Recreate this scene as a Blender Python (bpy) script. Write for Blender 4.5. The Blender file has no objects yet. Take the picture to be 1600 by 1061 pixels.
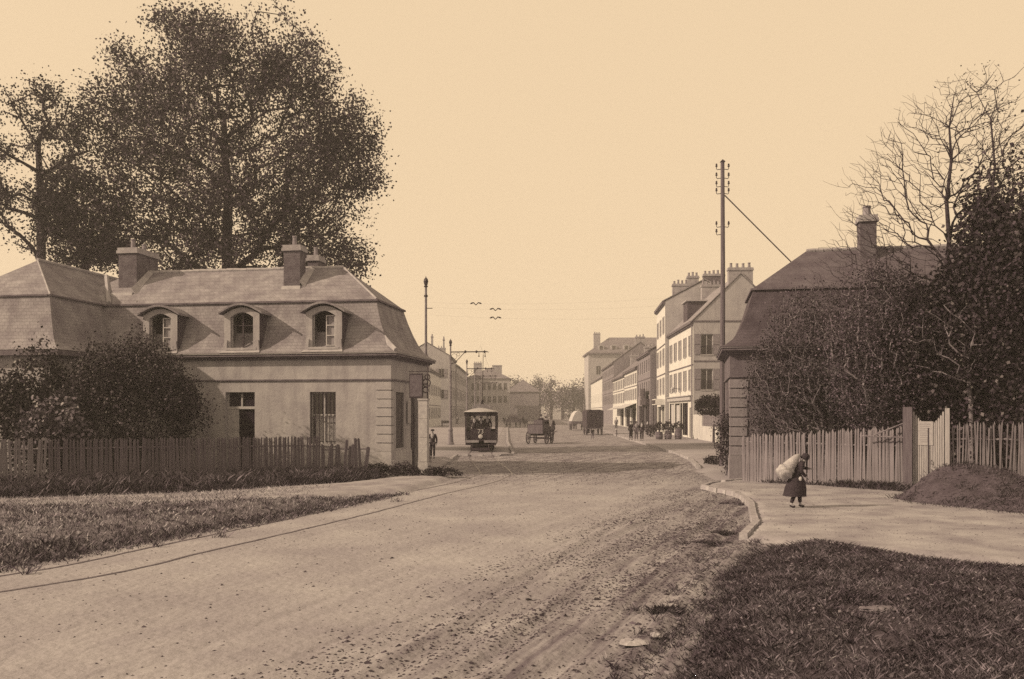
import bpy, math, random
import numpy as np
from mathutils import Vector, Matrix
random.seed(7)
R = np.random.default_rng(11)
sc = bpy.context.scene
C = sc.collection
PI = math.pi
F = 1400.0          # focal length in pixels of the 1600 px wide photograph
HY = 643.0          # horizon row
HC = 2.8            # camera height

# ------------------------------------------------------------------ camera
cam = bpy.data.cameras.new('camera'); cam_o = bpy.data.objects.new('camera', cam); C.objects.link(cam_o)
cam.sensor_width = 36; cam.lens = 36*F/1600.0; cam.shift_y = (HY-530.5)/1600.0
cam.clip_start = 0.1; cam.clip_end = 6000
cam_o.location = (0, 0, HC); cam_o.rotation_euler = (PI/2, 0, 0)
sc.camera = cam_o

# ------------------------------------------------------------------ world and sun
SUN_DIR = Vector((2.5, .70, -1.42)).normalized()      # the way the light travels
PAPER = (0.935, 0.70, 0.445)                           # the sepia print's light tone
w = bpy.data.worlds.new('World'); sc.world = w; w.use_nodes = True
nt = w.node_tree; nt.nodes.clear()
out = nt.nodes.new('ShaderNodeOutputWorld'); bg = nt.nodes.new('ShaderNodeBackground')
sky = nt.nodes.new('ShaderNodeTexSky'); sky.sky_type = 'NISHITA'; sky.sun_disc = False
sky.sun_elevation = math.asin(-SUN_DIR.z); sky.sun_rotation = math.atan2(-SUN_DIR.x, -SUN_DIR.y)
sky.air_density = 1.0; sky.dust_density = 3.0
bw = nt.nodes.new('ShaderNodeRGBToBW'); nt.links.new(sky.outputs[0], bw.inputs[0])
mr = nt.nodes.new('ShaderNodeMapRange'); mr.inputs['From Min'].default_value = 0; mr.inputs['From Max'].default_value = 12
mr.inputs['To Min'].default_value = 8.3; mr.inputs['To Max'].default_value = 10.8
nt.links.new(bw.outputs[0], mr.inputs['Value'])
mul = nt.nodes.new('ShaderNodeVectorMath'); mul.operation = 'SCALE'; mul.inputs[0].default_value = PAPER
nt.links.new(mr.outputs[0], mul.inputs['Scale']); nt.links.new(mul.outputs[0], bg.inputs['Color'])
bg.inputs['Strength'].default_value = 0.105
nt.links.new(bg.outputs[0], out.inputs['Surface'])
sl = bpy.data.lights.new('sun', 'SUN'); sl.energy = 5.0; sl.angle = math.radians(0.6); sl.color = (1.0, .765, .50)
so = bpy.data.objects.new('sun', sl); C.objects.link(so); so.location = (-40, -10, 40)
so.rotation_euler = SUN_DIR.to_track_quat('-Z', 'Y').to_euler()
vs = sc.view_settings; vs.view_transform = 'Standard'; vs.look = 'None'; vs.gamma = 1; vs.exposure = 0.0; vs.use_curve_mapping = False
sc.cycles.use_denoising = False
sc.cycles.max_bounces = 6; sc.cycles.volume_bounces = 2; sc.cycles.diffuse_bounces = 3
sc.cycles.volume_max_steps = 32

# ------------------------------------------------------------------ materials
def tone(v):
    """albedo v in the print's ink: darks lean to purple brown, lights stay neutral (the light is warm)"""
    ks = [(.02, (1.10, .84, 1.28)), (.12, (1.03, .925, 1.18)), (.30, (1.0, .975, 1.11)), (.55, (1.0, 1.0, 1.02))]
    if v <= ks[0][0]: a = ks[0][1]
    else:
        a = ks[-1][1]
        for (v0, c0), (v1, c1) in zip(ks, ks[1:]):
            if v0 <= v <= v1: t = (v-v0)/(v1-v0); a = tuple(c0[i]+(c1[i]-c0[i])*t for i in range(3)); break
    return tuple(v*a[i] for i in range(3)) + (1,)
MATS = {}
def mat(name, v, v2=None, scale=3.0, rough=.85, bump=.15, bscale=None, stretch=(1,1,1), kind='noise', detail=8, island=0.0, spec=.25, lo=.35, hi=.65, extra=None, metallic=0):
    if name in MATS: return MATS[name]
    v2 = v*.75 if v2 is None else v2
    m = bpy.data.materials.new(name); m.use_nodes = True; MATS[name] = m
    t = m.node_tree; N = t.nodes; L = t.links
    p = N['Principled BSDF']; p.inputs['Roughness'].default_value = rough
    p.inputs['Specular IOR Level'].default_value = spec; p.inputs['Metallic'].default_value = metallic
    tc = N.new('ShaderNodeTexCoord'); mp = N.new('ShaderNodeMapping'); mp.inputs['Scale'].default_value = stretch
    L.new(tc.outputs['Object'], mp.inputs['Vector'])
    n1 = N.new('ShaderNodeTexNoise'); n1.inputs['Scale'].default_value = scale; n1.inputs['Detail'].default_value = detail; n1.inputs['Roughness'].default_value = .62
    L.new(mp.outputs[0], n1.inputs['Vector'])
    cr = N.new('ShaderNodeValToRGB'); L.new(n1.outputs['Fac'], cr.inputs[0])
    cr.color_ramp.elements[0].position = lo; cr.color_ramp.elements[0].color = tone(v2)
    cr.color_ramp.elements[1].position = hi; cr.color_ramp.elements[1].color = tone(v)
    col = cr.outputs[0]
    if island > 0:
        g = N.new('ShaderNodeNewGeometry'); m2 = N.new('ShaderNodeMapRange')
        m2.inputs['To Min'].default_value = 1-island; m2.inputs['To Max'].default_value = 1+island
        L.new(g.outputs['Random Per Island'], m2.inputs['Value'])
        oi = N.new('ShaderNodeObjectInfo'); m3 = N.new('ShaderNodeMapRange'); m3.inputs['To Min'].default_value = 1-island*.5; m3.inputs['To Max'].default_value = 1+island*.5
        L.new(oi.outputs['Random'], m3.inputs['Value'])
        mm = N.new('ShaderNodeMath'); mm.operation = 'MULTIPLY'; L.new(m2.outputs[0], mm.inputs[0]); L.new(m3.outputs[0], mm.inputs[1])
        sv = N.new('ShaderNodeVectorMath'); sv.operation = 'SCALE'; L.new(col, sv.inputs[0]); L.new(mm.outputs[0], sv.inputs['Scale'])
        col = sv.outputs[0]
    if extra: col = extra(t, tc, col)
    L.new(col, p.inputs['Base Color'])
    if bump > 0:
        nb = N.new('ShaderNodeTexNoise'); nb.inputs['Scale'].default_value = bscale or scale*4; nb.inputs['Detail'].default_value = 6
        L.new(mp.outputs[0], nb.inputs['Vector'])
        b = N.new('ShaderNodeBump'); b.inputs['Strength'].default_value = bump; b.inputs['Distance'].default_value = .05
        L.new(nb.outputs['Fac'], b.inputs['Height']); L.new(b.outputs[0], p.inputs['Normal'])
    return m
def streaks(vd, amt=.5, scale=1.2):
    """vertical rain streaks and blotches of dirt, a wear pattern with its own shape"""
    def f(t, tc, col):
        N = t.nodes; L = t.links
        mp = N.new('ShaderNodeMapping'); mp.inputs['Scale'].default_value = (2.2, 2.2, .22); L.new(tc.outputs['Object'], mp.inputs[0])
        n = N.new('ShaderNodeTexNoise'); n.inputs['Scale'].default_value = scale; n.inputs['Detail'].default_value = 7; L.new(mp.outputs[0], n.inputs['Vector'])
        r = N.new('ShaderNodeMapRange'); r.inputs['From Min'].default_value = .48; r.inputs['From Max'].default_value = .75; r.inputs['To Max'].default_value = amt
        L.new(n.outputs['Fac'], r.inputs['Value'])
        mx = N.new('ShaderNodeMix'); mx.data_type = 'RGBA'; mx.inputs['B'].default_value = tone(vd)
        L.new(r.outputs[0], mx.inputs['Factor']); L.new(col, mx.inputs['A'])
        return mx.outputs['Result']
    return f
def courses(vd, amt=.35, w=.22, h=.13):
    """thin slate or tile courses, too small to pick apart"""
    def f(t, tc, col):
        N = t.nodes; L = t.links
        sp = N.new('ShaderNodeSeparateXYZ'); L.new(tc.outputs['Object'], sp.inputs[0])
        ad = N.new('ShaderNodeMath'); L.new(sp.outputs[0], ad.inputs[0]); L.new(sp.outputs[1], ad.inputs[1])
        cb = N.new('ShaderNodeCombineXYZ'); L.new(ad.outputs[0], cb.inputs[0]); L.new(sp.outputs[2], cb.inputs[1])
        br = N.new('ShaderNodeTexBrick'); br.inputs['Scale'].default_value = 1; br.inputs['Brick Width'].default_value = w; br.inputs['Row Height'].default_value = h
        br.inputs['Mortar Size'].default_value = .012; br.inputs['Color1'].default_value = (1,1,1,1); br.inputs['Color2'].default_value = (.72,.72,.72,1); br.inputs['Mortar'].default_value = (.3,.3,.3,1)
        L.new(cb.outputs[0], br.inputs['Vector'])
        mx = N.new('ShaderNodeMix'); mx.data_type = 'RGBA'; mx.blend_type = 'MULTIPLY'; mx.inputs['Factor'].default_value = amt
        L.new(col, mx.inputs['A']); L.new(br.outputs['Color'], mx.inputs['B'])
        return mx.outputs['Result']
    return f
def both(f1, f2): return lambda t, tc, col: f2(t, tc, f1(t, tc, col))

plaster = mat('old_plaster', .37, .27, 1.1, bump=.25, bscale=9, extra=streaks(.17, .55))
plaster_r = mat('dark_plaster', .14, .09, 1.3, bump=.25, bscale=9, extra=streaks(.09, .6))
ashlar = mat('ashlar', .39, .29, 2.0, bump=.2, bscale=14, island=.08, extra=streaks(.2, .4))
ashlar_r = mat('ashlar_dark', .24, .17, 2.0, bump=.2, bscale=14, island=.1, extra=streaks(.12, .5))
cornice_m = mat('cornice_stone', .15, .08, 2.2, extra=streaks(.08, .6))  # dark stone; on the stepped cornice it carries painted shadow
slate = mat('slate', .28, .17, 1.4, bump=.2, bscale=12, extra=both(courses(.1, .5, .24, .15), streaks(.12, .6)))
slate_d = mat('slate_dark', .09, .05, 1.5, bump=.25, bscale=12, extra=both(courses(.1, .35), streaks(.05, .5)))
tiles = mat('roof_tile', .28, .17, 1.2, bump=.25, bscale=10, extra=both(courses(.1, .45, .25, .2), streaks(.13, .6)))
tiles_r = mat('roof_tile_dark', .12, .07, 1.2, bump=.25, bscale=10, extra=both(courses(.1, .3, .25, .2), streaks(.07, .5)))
mortar = mat('lime_flashing', .36, .26, 3)
brick_m = mat('chimney_brick', .15, .08, 3, bump=.3, extra=courses(.1, .5, .22, .075))
chim_m = mat('chimney_render', .33, .22, 2, extra=streaks(.15, .6))
pot_m = mat('terracotta', .24, .15, 6)
glass = mat('window_glass', .03, .02, 2, rough=.12, bump=0, spec=.6)
interior = mat('dark_interior', .025, .015, 2, rough=.9, bump=0, spec=0)  # near-black sheets, the darkness of unlit rooms put into colour
paint_l = mat('pale_paint', .42, .30, 5, rough=.6)
paint_d = mat('dark_paint', .045, .028, 5, rough=.5)
shutter_m = mat('shutter_paint', .22, .15, 5, rough=.6)
iron = mat('cast_iron', .05, .03, 8, rough=.5, bump=.1)
iron_l = mat('painted_iron', .20, .12, 6, rough=.5, bump=.1)
wood_d = mat('weathered_shaded_wood', .15, .07, 2.5, bump=.4, stretch=(8,8,.7), island=.35)  # weathered dark wood; on the left fence the darkness is painted shade
wood_r = mat('grey_wood', .23, .12, 2.5, bump=.4, stretch=(8,8,.7), island=.25)
wood_l = mat('gate_boards', .36, .27, 2.5, bump=.3, stretch=(8,8,.7), island=.07)
wood_p = mat('pole_wood', .13, .08, 3, bump=.3, stretch=(8,8,.5))
bark = mat('bark', .055, .03, 4, bump=.6, stretch=(3,3,.7))
bark_l = mat('pale_bark', .22, .10, 5, bump=.5, stretch=(3,3,.7))
leaf_a = mat('plane_leaf', .06, .035, .7, bump=0, island=.55, rough=.6)
leaf_b = mat('hedge_leaf', .06, .03, 1.0, bump=0, island=.85, rough=.6, spec=.25)
leaf_c = mat('evergreen_leaf', .03, .018, 1.0, bump=0, island=.7, rough=.5)
leaf_p = mat('pale_and_hazed_leaf', .15, .07, 1.0, bump=0, island=.7, rough=.5)  # pale foliage; on the distant trees the paleness is painted haze
grass_l = mat('dry_grass', .30, .13, .8, bump=0, island=.5)
grass_d = mat('dark_grass', .115, .04, 1.5, bump=0, island=.8, lo=.4, hi=.62)
weed_m = mat('broad_weeds', .16, .07, 2, bump=0, island=.5, rough=.8, spec=.1)
soil = mat('soil', .08, .04, 2.5, bump=.8, bscale=12)
soil_l = mat('bank_soil', .19, .10, 2.0, bump=.7, bscale=10)
paving = mat('trodden_earth', .33, .19, .9, bump=.35, bscale=14)
paving_f = mat('far_pavement', .27, .20, .3, bump=.3, bscale=8)
kerb_m = mat('kerb_stone', .34, .22, 3, bump=.4, island=.15)
steel = mat('rail_steel', .15, .08, 5, rough=.4, spec=.5)
canvas = mat('pale_canvas', .44, .34, 3, bump=.3)
canvas_d = mat('dark_canvas', .05, .03, 3, bump=.3)
cloth_d = mat('dark_cloth', .032, .02, 9, bump=.3)
cloth_g = mat('grey_cloth', .13, .08, 9, bump=.3)
cloth_w = mat('white_cloth', .40, .28, 7, bump=.5)
skin_m = mat('skin', .32, .27, 6, bump=0, rough=.6)
clod_m = mat('clods', .075, .035, 3, bump=0, island=.6)
white_m = mat('whitewash', .50, .40, 1.5, extra=streaks(.25, .5))
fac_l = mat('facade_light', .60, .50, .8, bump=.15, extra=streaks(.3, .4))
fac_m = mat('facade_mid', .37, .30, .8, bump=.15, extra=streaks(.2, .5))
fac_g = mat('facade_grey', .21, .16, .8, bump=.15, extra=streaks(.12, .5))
roof_f = mat('far_slate', .17, .12, .8, extra=courses(.1, .3, .4, .3))
horse_m = mat('horse_coat', .045, .03, 5, rough=.5)
paper_m = mat('paper', .36, .28, 12, bump=0)
print_m = mat('number_paint', .5, .42, 8, bump=0)

# ------------------------------------------------------------------ mesh helpers
class MB:
    def __init__(s): s.v = []; s.f = []; s.m = []; s.mats = []; s.cur = 0
    def use(s, m):
        if m not in s.mats: s.mats.append(m)
        s.cur = s.mats.index(m); return s
    def add(s, vs, fs, T=None):
        k = len(s.v)
        s.v += [tuple(T(v)) for v in vs] if T else [tuple(v) for v in vs]
        s.f += [tuple(i+k for i in f) for f in fs]; s.m += [s.cur]*len(fs)
    def box(s, x0, x1, y0, y1, z0, z1, T=None):
        s.add([(x0,y0,z0),(x1,y0,z0),(x1,y1,z0),(x0,y1,z0),(x0,y0,z1),(x1,y0,z1),(x1,y1,z1),(x0,y1,z1)],
              [(0,3,2,1),(4,5,6,7),(0,1,5,4),(1,2,6,5),(2,3,7,6),(3,0,4,7)], T)
    def frus(s, a, b, c0, c1, z0, z1, T=None):   # tapered box around centre c0 (x,y)
        x, y = c0; p = [(-1,-1),(1,-1),(1,1),(-1,1)]
        s.add([(x+i*a[0], y+j*a[1], z0) for i, j in p]+[(c1[0]+i*b[0], c1[1]+j*b[1], z1) for i, j in p],
              [(0,3,2,1),(4,5,6,7),(0,1,5,4),(1,2,6,5),(2,3,7,6),(3,0,4,7)], T)
    def tube(s, pts, rad, n=8, T=None, cap=True):
        pts = [Vector(p) for p in pts]; rad = rad if hasattr(rad, '__len__') else [rad]*len(pts)
        vs = []; fs = []; up = None
        for i, p in enumerate(pts):
            d = (pts[min(i+1, len(pts)-1)]-pts[max(i-1, 0)]).normalized()
            if up is None: up = d.orthogonal().normalized()
            up = (up-d*up.dot(d)); up = up.normalized() if up.length > 1e-5 else d.orthogonal().normalized()
            q = d.cross(up)
            for k in range(n):
                a = 2*PI*k/n; vs.append(p+(up*math.cos(a)+q*math.sin(a))*rad[i])
        for i in range(len(pts)-1):
            for k in range(n):
                fs.append((i*n+k, i*n+(k+1)%n, (i+1)*n+(k+1)%n, (i+1)*n+k))
        if cap: fs += [tuple(range(n-1, -1, -1)), tuple((len(pts)-1)*n+k for k in range(n))]
        s.add(vs, fs, T)
    def lathe(s, prof, n=12, c=(0,0), T=None):   # prof: (r, z)
        vs = []; fs = []
        for r, z in prof:
            for k in range(n):
                a = 2*PI*k/n; vs.append((c[0]+r*math.cos(a), c[1]+r*math.sin(a), z))
        for i in range(len(prof)-1):
            for k in range(n): fs.append((i*n+k, i*n+(k+1)%n, (i+1)*n+(k+1)%n, (i+1)*n+k))
        fs += [tuple(range(n-1, -1, -1)), tuple((len(prof)-1)*n+k for k in range(n))]
        s.add(vs, fs, T)
    def blob(s, c, r, n=8, j=.15, seed=0, T=None):
        rg = random.Random(seed); vs = []; fs = []; m = n//2
        for i in range(m+1):
            th = PI*i/m
            for k in range(n):
                ph = 2*PI*k/n; q = 1+rg.uniform(-j, j)
                vs.append((c[0]+r[0]*q*math.sin(th)*math.cos(ph), c[1]+r[1]*q*math.sin(th)*math.sin(ph), c[2]+r[2]*q*math.cos(th)))
        for i in range(m):
            for k in range(n): fs.append((i*n+k, (i+1)*n+k, (i+1)*n+(k+1)%n, i*n+(k+1)%n))
        s.add(vs, fs, T)
    def extrude(s, outline, y0, y1, T=None, close=True):   # outline in x,z ; solid between y0 and y1
        n = len(outline)
        vs = [(x, y0, z) for x, z in outline]+[(x, y1, z) for x, z in outline]
        fs = [(i, (i+1)%n, n+(i+1)%n, n+i) for i in range(n)]
        if close: fs += [tuple(range(n-1, -1, -1)), tuple(range(n, 2*n))]
        s.add(vs, fs, T)
    def hwall(s, a0, a1, z0, z1, holes, depth, T):
        """wall face in (a, z) with holes (a0,a1,z0,z1) and reveals of the given depth; T maps (a, b, z)"""
        xs = sorted({a0, a1, *[h[0] for h in holes], *[h[1] for h in holes]}); zs = sorted({z0, z1, *[h[2] for h in holes], *[h[3] for h in holes]})
        for i in range(len(xs)-1):
            for j in range(len(zs)-1):
                cx = (xs[i]+xs[i+1])/2; cz = (zs[j]+zs[j+1])/2
                if any(h[0] < cx < h[1] and h[2] < cz < h[3] for h in holes): continue
                s.add([(xs[i],0,zs[j]),(xs[i+1],0,zs[j]),(xs[i+1],0,zs[j+1]),(xs[i],0,zs[j+1])], [(0,1,2,3)], T)
        for h in holes:
            p = [(h[0],h[2]),(h[1],h[2]),(h[1],h[3]),(h[0],h[3])]
            for i in range(4):
                (xa, za), (xb, zb) = p[i], p[(i+1)%4]
                s.add([(xa,0,za),(xb,0,zb),(xb,depth,zb),(xa,depth,za)], [(0,1,2,3)], T)
    def build(s, name, parent=None, m=None, smooth=False, loc=None):
        me = bpy.data.meshes.new(name); me.from_pydata(s.v, [], s.f)
        if m is not None: me.materials.append(m)
        else:
            for x in s.mats: me.materials.append(x)
            me.polygons.foreach_set('material_index', s.m)
        if smooth: me.polygons.foreach_set('use_smooth', [True]*len(s.f))
        me.update()
        o = bpy.data.objects.new(name, me); C.objects.link(o)
        if parent is not None: o.parent = parent
        if loc is not None: o.location = loc
        return o
def tag(o, label=None, cat=None, group=None, kind=None):
    if label: o['label'] = label
    if cat: o['category'] = cat
    if group: o['group'] = group
    if kind: o['kind'] = kind
    return o
def thing(name, label, cat, loc=(0,0,0), rz=0, group=None):
    o = bpy.data.objects.new(name, None); C.objects.link(o); o.location = loc; o.rotation_euler = (0, 0, rz); o.empty_display_size = .3
    return tag(o, label, cat, group)
def dup(root, loc=None, rz=None, label=None, group=None, scale=None):
    r = root.copy(); C.objects.link(r)
    if loc is not None: r.location = loc
    if rz is not None: r.rotation_euler = (0, 0, rz)
    if scale is not None: r.scale = (scale,)*3
    if label: r['label'] = label
    if group: r['group'] = group
    for ch in list(root.children):
        c = ch.copy(); C.objects.link(c); c.parent = r
        for g in ch.children:
            d = g.copy(); C.objects.link(d); d.parent = c
    return r
def qmesh(name, V, faces_n, m, parent=None, tri=False):
    """V: (N*k,3) array, every k consecutive verts one face"""
    k = faces_n; n = len(V)//k
    me = bpy.data.meshes.new(name); me.vertices.add(n*k); me.vertices.foreach_set('co', V.astype(np.float32).ravel())
    me.loops.add(n*k); me.loops.foreach_set('vertex_index', np.arange(n*k, dtype=np.int32))
    me.polygons.add(n); me.polygons.foreach_set('loop_start', np.arange(0, n*k, k, dtype=np.int32))
    me.materials.append(m); me.update(calc_edges=True)
    o = bpy.data.objects.new(name, me); C.objects.link(o)
    if parent is not None: o.parent = parent
    return o
def gp(px, py, z=0):
    """the place on the ground that shows at a photo pixel (used when laying the place out)"""
    d = (HC-z)*F/(py-HY); return ((px-800)*d/F, d)
def at(px, d): return (px-800)*d/F
def zz(py, d): return HC-(py-HY)*d/F

# ------------------------------------------------------------------ ground
def poly_mask(P, X, Y):
    ins = np.zeros(X.shape, bool); n = len(P)
    for i in range(n):
        (x0, y0), (x1, y1) = P[i], P[(i+1)%n]
        c = (y0 > Y) != (y1 > Y)
        with np.errstate(divide='ignore', invalid='ignore'): xi = (x1-x0)*(Y-y0)/(y1-y0+1e-12)+x0
        ins ^= c & (X < xi)
    return ins
def poly_dist(P, X, Y):
    D = np.full(X.shape, 1e9); n = len(P)
    for i in range(n):
        a = np.array(P[i], float); b = np.array(P[(i+1)%n], float); ab = b-a; L2 = ab@ab+1e-12
        t = np.clip(((X-a[0])*ab[0]+(Y-a[1])*ab[1])/L2, 0, 1)
        D = np.minimum(D, np.hypot(X-(a[0]+t*ab[0]), Y-(a[1]+t*ab[1])))
    return D
_ph = R.uniform(0, 6.28, (64,)); _fr = R.normal(0, 1, (64, 2))
def wob(X, Y, s=1.0, k=12, o=0):
    r = np.zeros_like(X, dtype=float)
    for i in range(k):
        f = _fr[(i+o) % 64]*s*(1+.25*i); r += np.sin(X*f[0]+Y*f[1]+_ph[(i+o) % 64])/(1+.25*i)
    return r/k*2.2
def smooth(P, it=2):
    for _ in range(it):
        Q = []
        for i in range(len(P)):
            a = P[i]; b = P[(i+1) % len(P)]
            Q += [(a[0]*.75+b[0]*.25, a[1]*.75+b[1]*.25), (a[0]*.25+b[0]*.75, a[1]*.25+b[1]*.75)]
        P = Q
    return P
def field(name, P, h, wdt, m, step=.2, amp=.03, low=-.06, fs=1.0, hfun=None):
    """a raised piece of ground over the polygon P: an own height field whose rim dips under its neighbours"""
    xs = [p[0] for p in P]; ys = [p[1] for p in P]
    X, Y = np.meshgrid(np.arange(min(xs)-step, max(xs)+step*2, step), np.arange(min(ys)-step, max(ys)+step*2, step))
    ins = poly_mask(P, X, Y); D = poly_dist(P, X, Y)*np.where(ins, 1, -1)
    t = np.clip(D/wdt, 0, 1); t = t*t*(3-2*t)
    Z = low+(h-low)*t + amp*wob(X, Y, fs)*t
    if hfun is not None: Z = Z + hfun(X, Y, D)*t
    idx = -np.ones(X.shape, int); keep = D > -step*1.3; fm = keep[:-1,:-1] & keep[1:,:-1] & keep[:-1,1:] & keep[1:,1:] & (ins[:-1,:-1] | ins[1:,:-1] | ins[:-1,1:] | ins[1:,1:])
    used = np.zeros(X.shape, bool); used[:-1,:-1] |= fm; used[1:,:-1] |= fm; used[:-1,1:] |= fm; used[1:,1:] |= fm
    idx[used] = np.arange(used.sum())
    V = np.stack([X[used], Y[used], Z[used]], 1)
    i, j = np.nonzero(fm); Fc = np.stack([idx[i,j], idx[i,j+1], idx[i+1,j+1], idx[i+1,j]], 1)
    me = bpy.data.meshes.new(name); me.from_pydata(V.tolist(), [], Fc.tolist()); me.materials.append(m)
    me.polygons.foreach_set('use_smooth', [True]*len(Fc)); me.update()
    o = bpy.data.objects.new(name, me); C.objects.link(o); o['kind'] = 'structure'
    def H(x, y):
        x = np.asarray(x, float); y = np.asarray(y, float)
        ins = poly_mask(P, x, y); d = poly_dist(P, x, y)*np.where(ins, 1, -1)
        t = np.clip(d/wdt, 0, 1); t = t*t*(3-2*t); z = low+(h-low)*t+amp*wob(x, y, fs)*t
        if hfun is not None: z = z+hfun(x, y, d)*t
        return z, ins
    return o, H
def sample_poly(P, n):
    xs = [p[0] for p in P]; ys = [p[1] for p in P]; out = []
    while sum(len(a) for a in out) < n:
        x = R.uniform(min(xs), max(xs), n*2); y = R.uniform(min(ys), max(ys), n*2); k = poly_mask(P, x, y)
        out.append(np.stack([x[k], y[k]], 1))
    return np.concatenate(out)[:n]
def blades(name, XY, Z, hmin, hmax, wd, m, lean=.5, parent=None):
    n = len(XY); a = R.uniform(0, 2*PI, n); h = R.uniform(hmin, hmax, n)*R.uniform(.6, 1, n); dx = np.cos(a)*wd; dy = np.sin(a)*wd
    lx = R.normal(0, lean, n)*h; ly = R.normal(0, lean, n)*h
    b = np.stack([XY[:,0], XY[:,1], Z-.015], 1)
    v0 = b-np.stack([dx, dy, 0*h], 1); v1 = b+np.stack([dx, dy, 0*h], 1)
    v2 = b+np.stack([lx*.5+dx*.7, ly*.5+dy*.7, h*.65], 1); v3 = b+np.stack([lx, ly, h], 1)
    V = np.stack([v0, v1, v2, v3], 1).reshape(-1, 3)
    return qmesh(name, V, 4, m, parent)
def flat_leaves(name, XY, Z, smin, smax, m, tilt=.5, parent=None, asp=.6):
    n = len(XY); s = R.uniform(smin, smax, n); c = np.stack([XY[:,0], XY[:,1], Z], 1)
    return leaf_quads(name, c, s, m, parent, tilt, asp)
def leaf_quads(name, c, s, m, parent=None, tilt=None, asp=.75):
    n = len(c); s = np.broadcast_to(s, (n,))
    nrm = R.normal(0, 1, (n, 3))
    if tilt is not None: nrm = nrm*tilt+np.array([0, 0, 1.0])
    nrm /= np.linalg.norm(nrm, axis=1)[:,None]+1e-9
    t = np.cross(nrm, R.normal(0, 1, (n, 3))); t /= np.linalg.norm(t, axis=1)[:,None]+1e-9; b = np.cross(nrm, t)
    S = s[:,None]*.5
    V = np.stack([c-t*S, c-b*S*asp+t*S*.1, c+t*S, c+b*S*asp+t*S*.1], 1).reshape(-1, 3)
    return qmesh(name, V, 4, m, parent)

# base ground to the horizon
def ground_wear(t, tc, col):
    return col
mb = MB(); mb.use(mat('far_ground', .2, .13, .05, bump=.2, bscale=2))
mb.add([(-900,-60,-.16),(900,-60,-.16),(900,1500,-.16),(-900,1500,-.16)], [(0,1,2,3)]); tag(mb.build('ground'), kind='structure')

# road: a fine height field near the camera, coarser beyond
def road_mat():
    def ex(t, tc, col):
        N = t.nodes; L = t.links
        # cart tracks running along the street: long stretched wear
        m0 = N.new('ShaderNodeMapping'); m0.inputs['Rotation'].default_value = (0, 0, math.radians(20.6)); L.new(tc.outputs['Object'], m0.inputs[0])
        mp = N.new('ShaderNodeMapping'); mp.inputs['Scale'].default_value = (3.4, .13, 1)
        L.new(m0.outputs[0], mp.inputs[0])
        n = N.new('ShaderNodeTexNoise'); n.inputs['Scale'].default_value = 1.3; n.inputs['Detail'].default_value = 9; n.inputs['Roughness'].default_value = .7; L.new(mp.outputs[0], n.inputs['Vector'])
        r = N.new('ShaderNodeMapRange'); r.inputs['From Min'].default_value = .44; r.inputs['From Max'].default_value = .64; r.inputs['To Max'].default_value = .6; L.new(n.outputs['Fac'], r.inputs['Value'])
        # churned darker zone: from the right of the foreground up the middle
        sp = N.new('ShaderNodeSeparateXYZ'); L.new(tc.outputs['Object'], sp.inputs[0])
        m1 = N.new('ShaderNodeMath'); m1.operation = 'MULTIPLY_ADD'; m1.inputs[1].default_value = -.36; L.new(sp.outputs[1], m1.inputs[0]); L.new(sp.outputs[0], m1.inputs[2])   # x - .36 y
        m2 = N.new('ShaderNodeMapRange'); m2.inputs['From Min'].default_value = -6.6; m2.inputs['From Max'].default_value = -3.2; L.new(m1.outputs[0], m2.inputs['Value'])
        m3 = N.new('ShaderNodeMapRange'); m3.inputs['From Min'].default_value = 31; m3.inputs['From Max'].default_value = 42; L.new(sp.outputs[1], m3.inputs['Value'])
        mx0 = N.new('ShaderNodeMath'); mx0.operation = 'MAXIMUM'; L.new(m2.outputs[0], mx0.inputs[0]); L.new(m3.outputs[0], mx0.inputs[1])
        n2 = N.new('ShaderNodeTexNoise'); n2.inputs['Scale'].default_value = 1.1; n2.inputs['Detail'].default_value = 10; n2.inputs['Roughness'].default_value = .75
        mp2 = N.new('ShaderNodeMapping'); mp2.inputs['Scale'].default_value = (1, .45, 1); L.new(tc.outputs['Object'], mp2.inputs[0]); L.new(mp2.outputs[0], n2.inputs['Vector'])
        r2 = N.new('ShaderNodeMapRange'); r2.inputs['From Min'].default_value = .38; r2.inputs['From Max'].default_value = .62; L.new(n2.outputs['Fac'], r2.inputs['Value'])
        ad = N.new('ShaderNodeMath'); ad.operation = 'MULTIPLY_ADD'; ad.inputs[1].default_value = .45; L.new(r2.outputs[0], ad.inputs[0]); L.new(r.outputs[0], ad.inputs[2])
        k = N.new('ShaderNodeMath'); k.operation = 'MULTIPLY'; L.new(ad.outputs[0], k.inputs[0])
        b2 = N.new('ShaderNodeMapRange'); b2.inputs['To Min'].default_value = .26; b2.inputs['To Max'].default_value = 1.25; L.new(mx0.outputs[0], b2.inputs['Value']); L.new(b2.outputs[0], k.inputs[1])
        mx = N.new('ShaderNodeMix'); mx.data_type = 'RGBA'; mx.inputs['B'].default_value = tone(.10); L.new(k.outputs[0], mx.inputs['Factor']); L.new(col, mx.inputs['A'])
        return mx.outputs['Result']
    return mat('road_earth', .335, .245, .4, bump=.8, bscale=7, extra=ex)
RM = road_mat()
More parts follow.
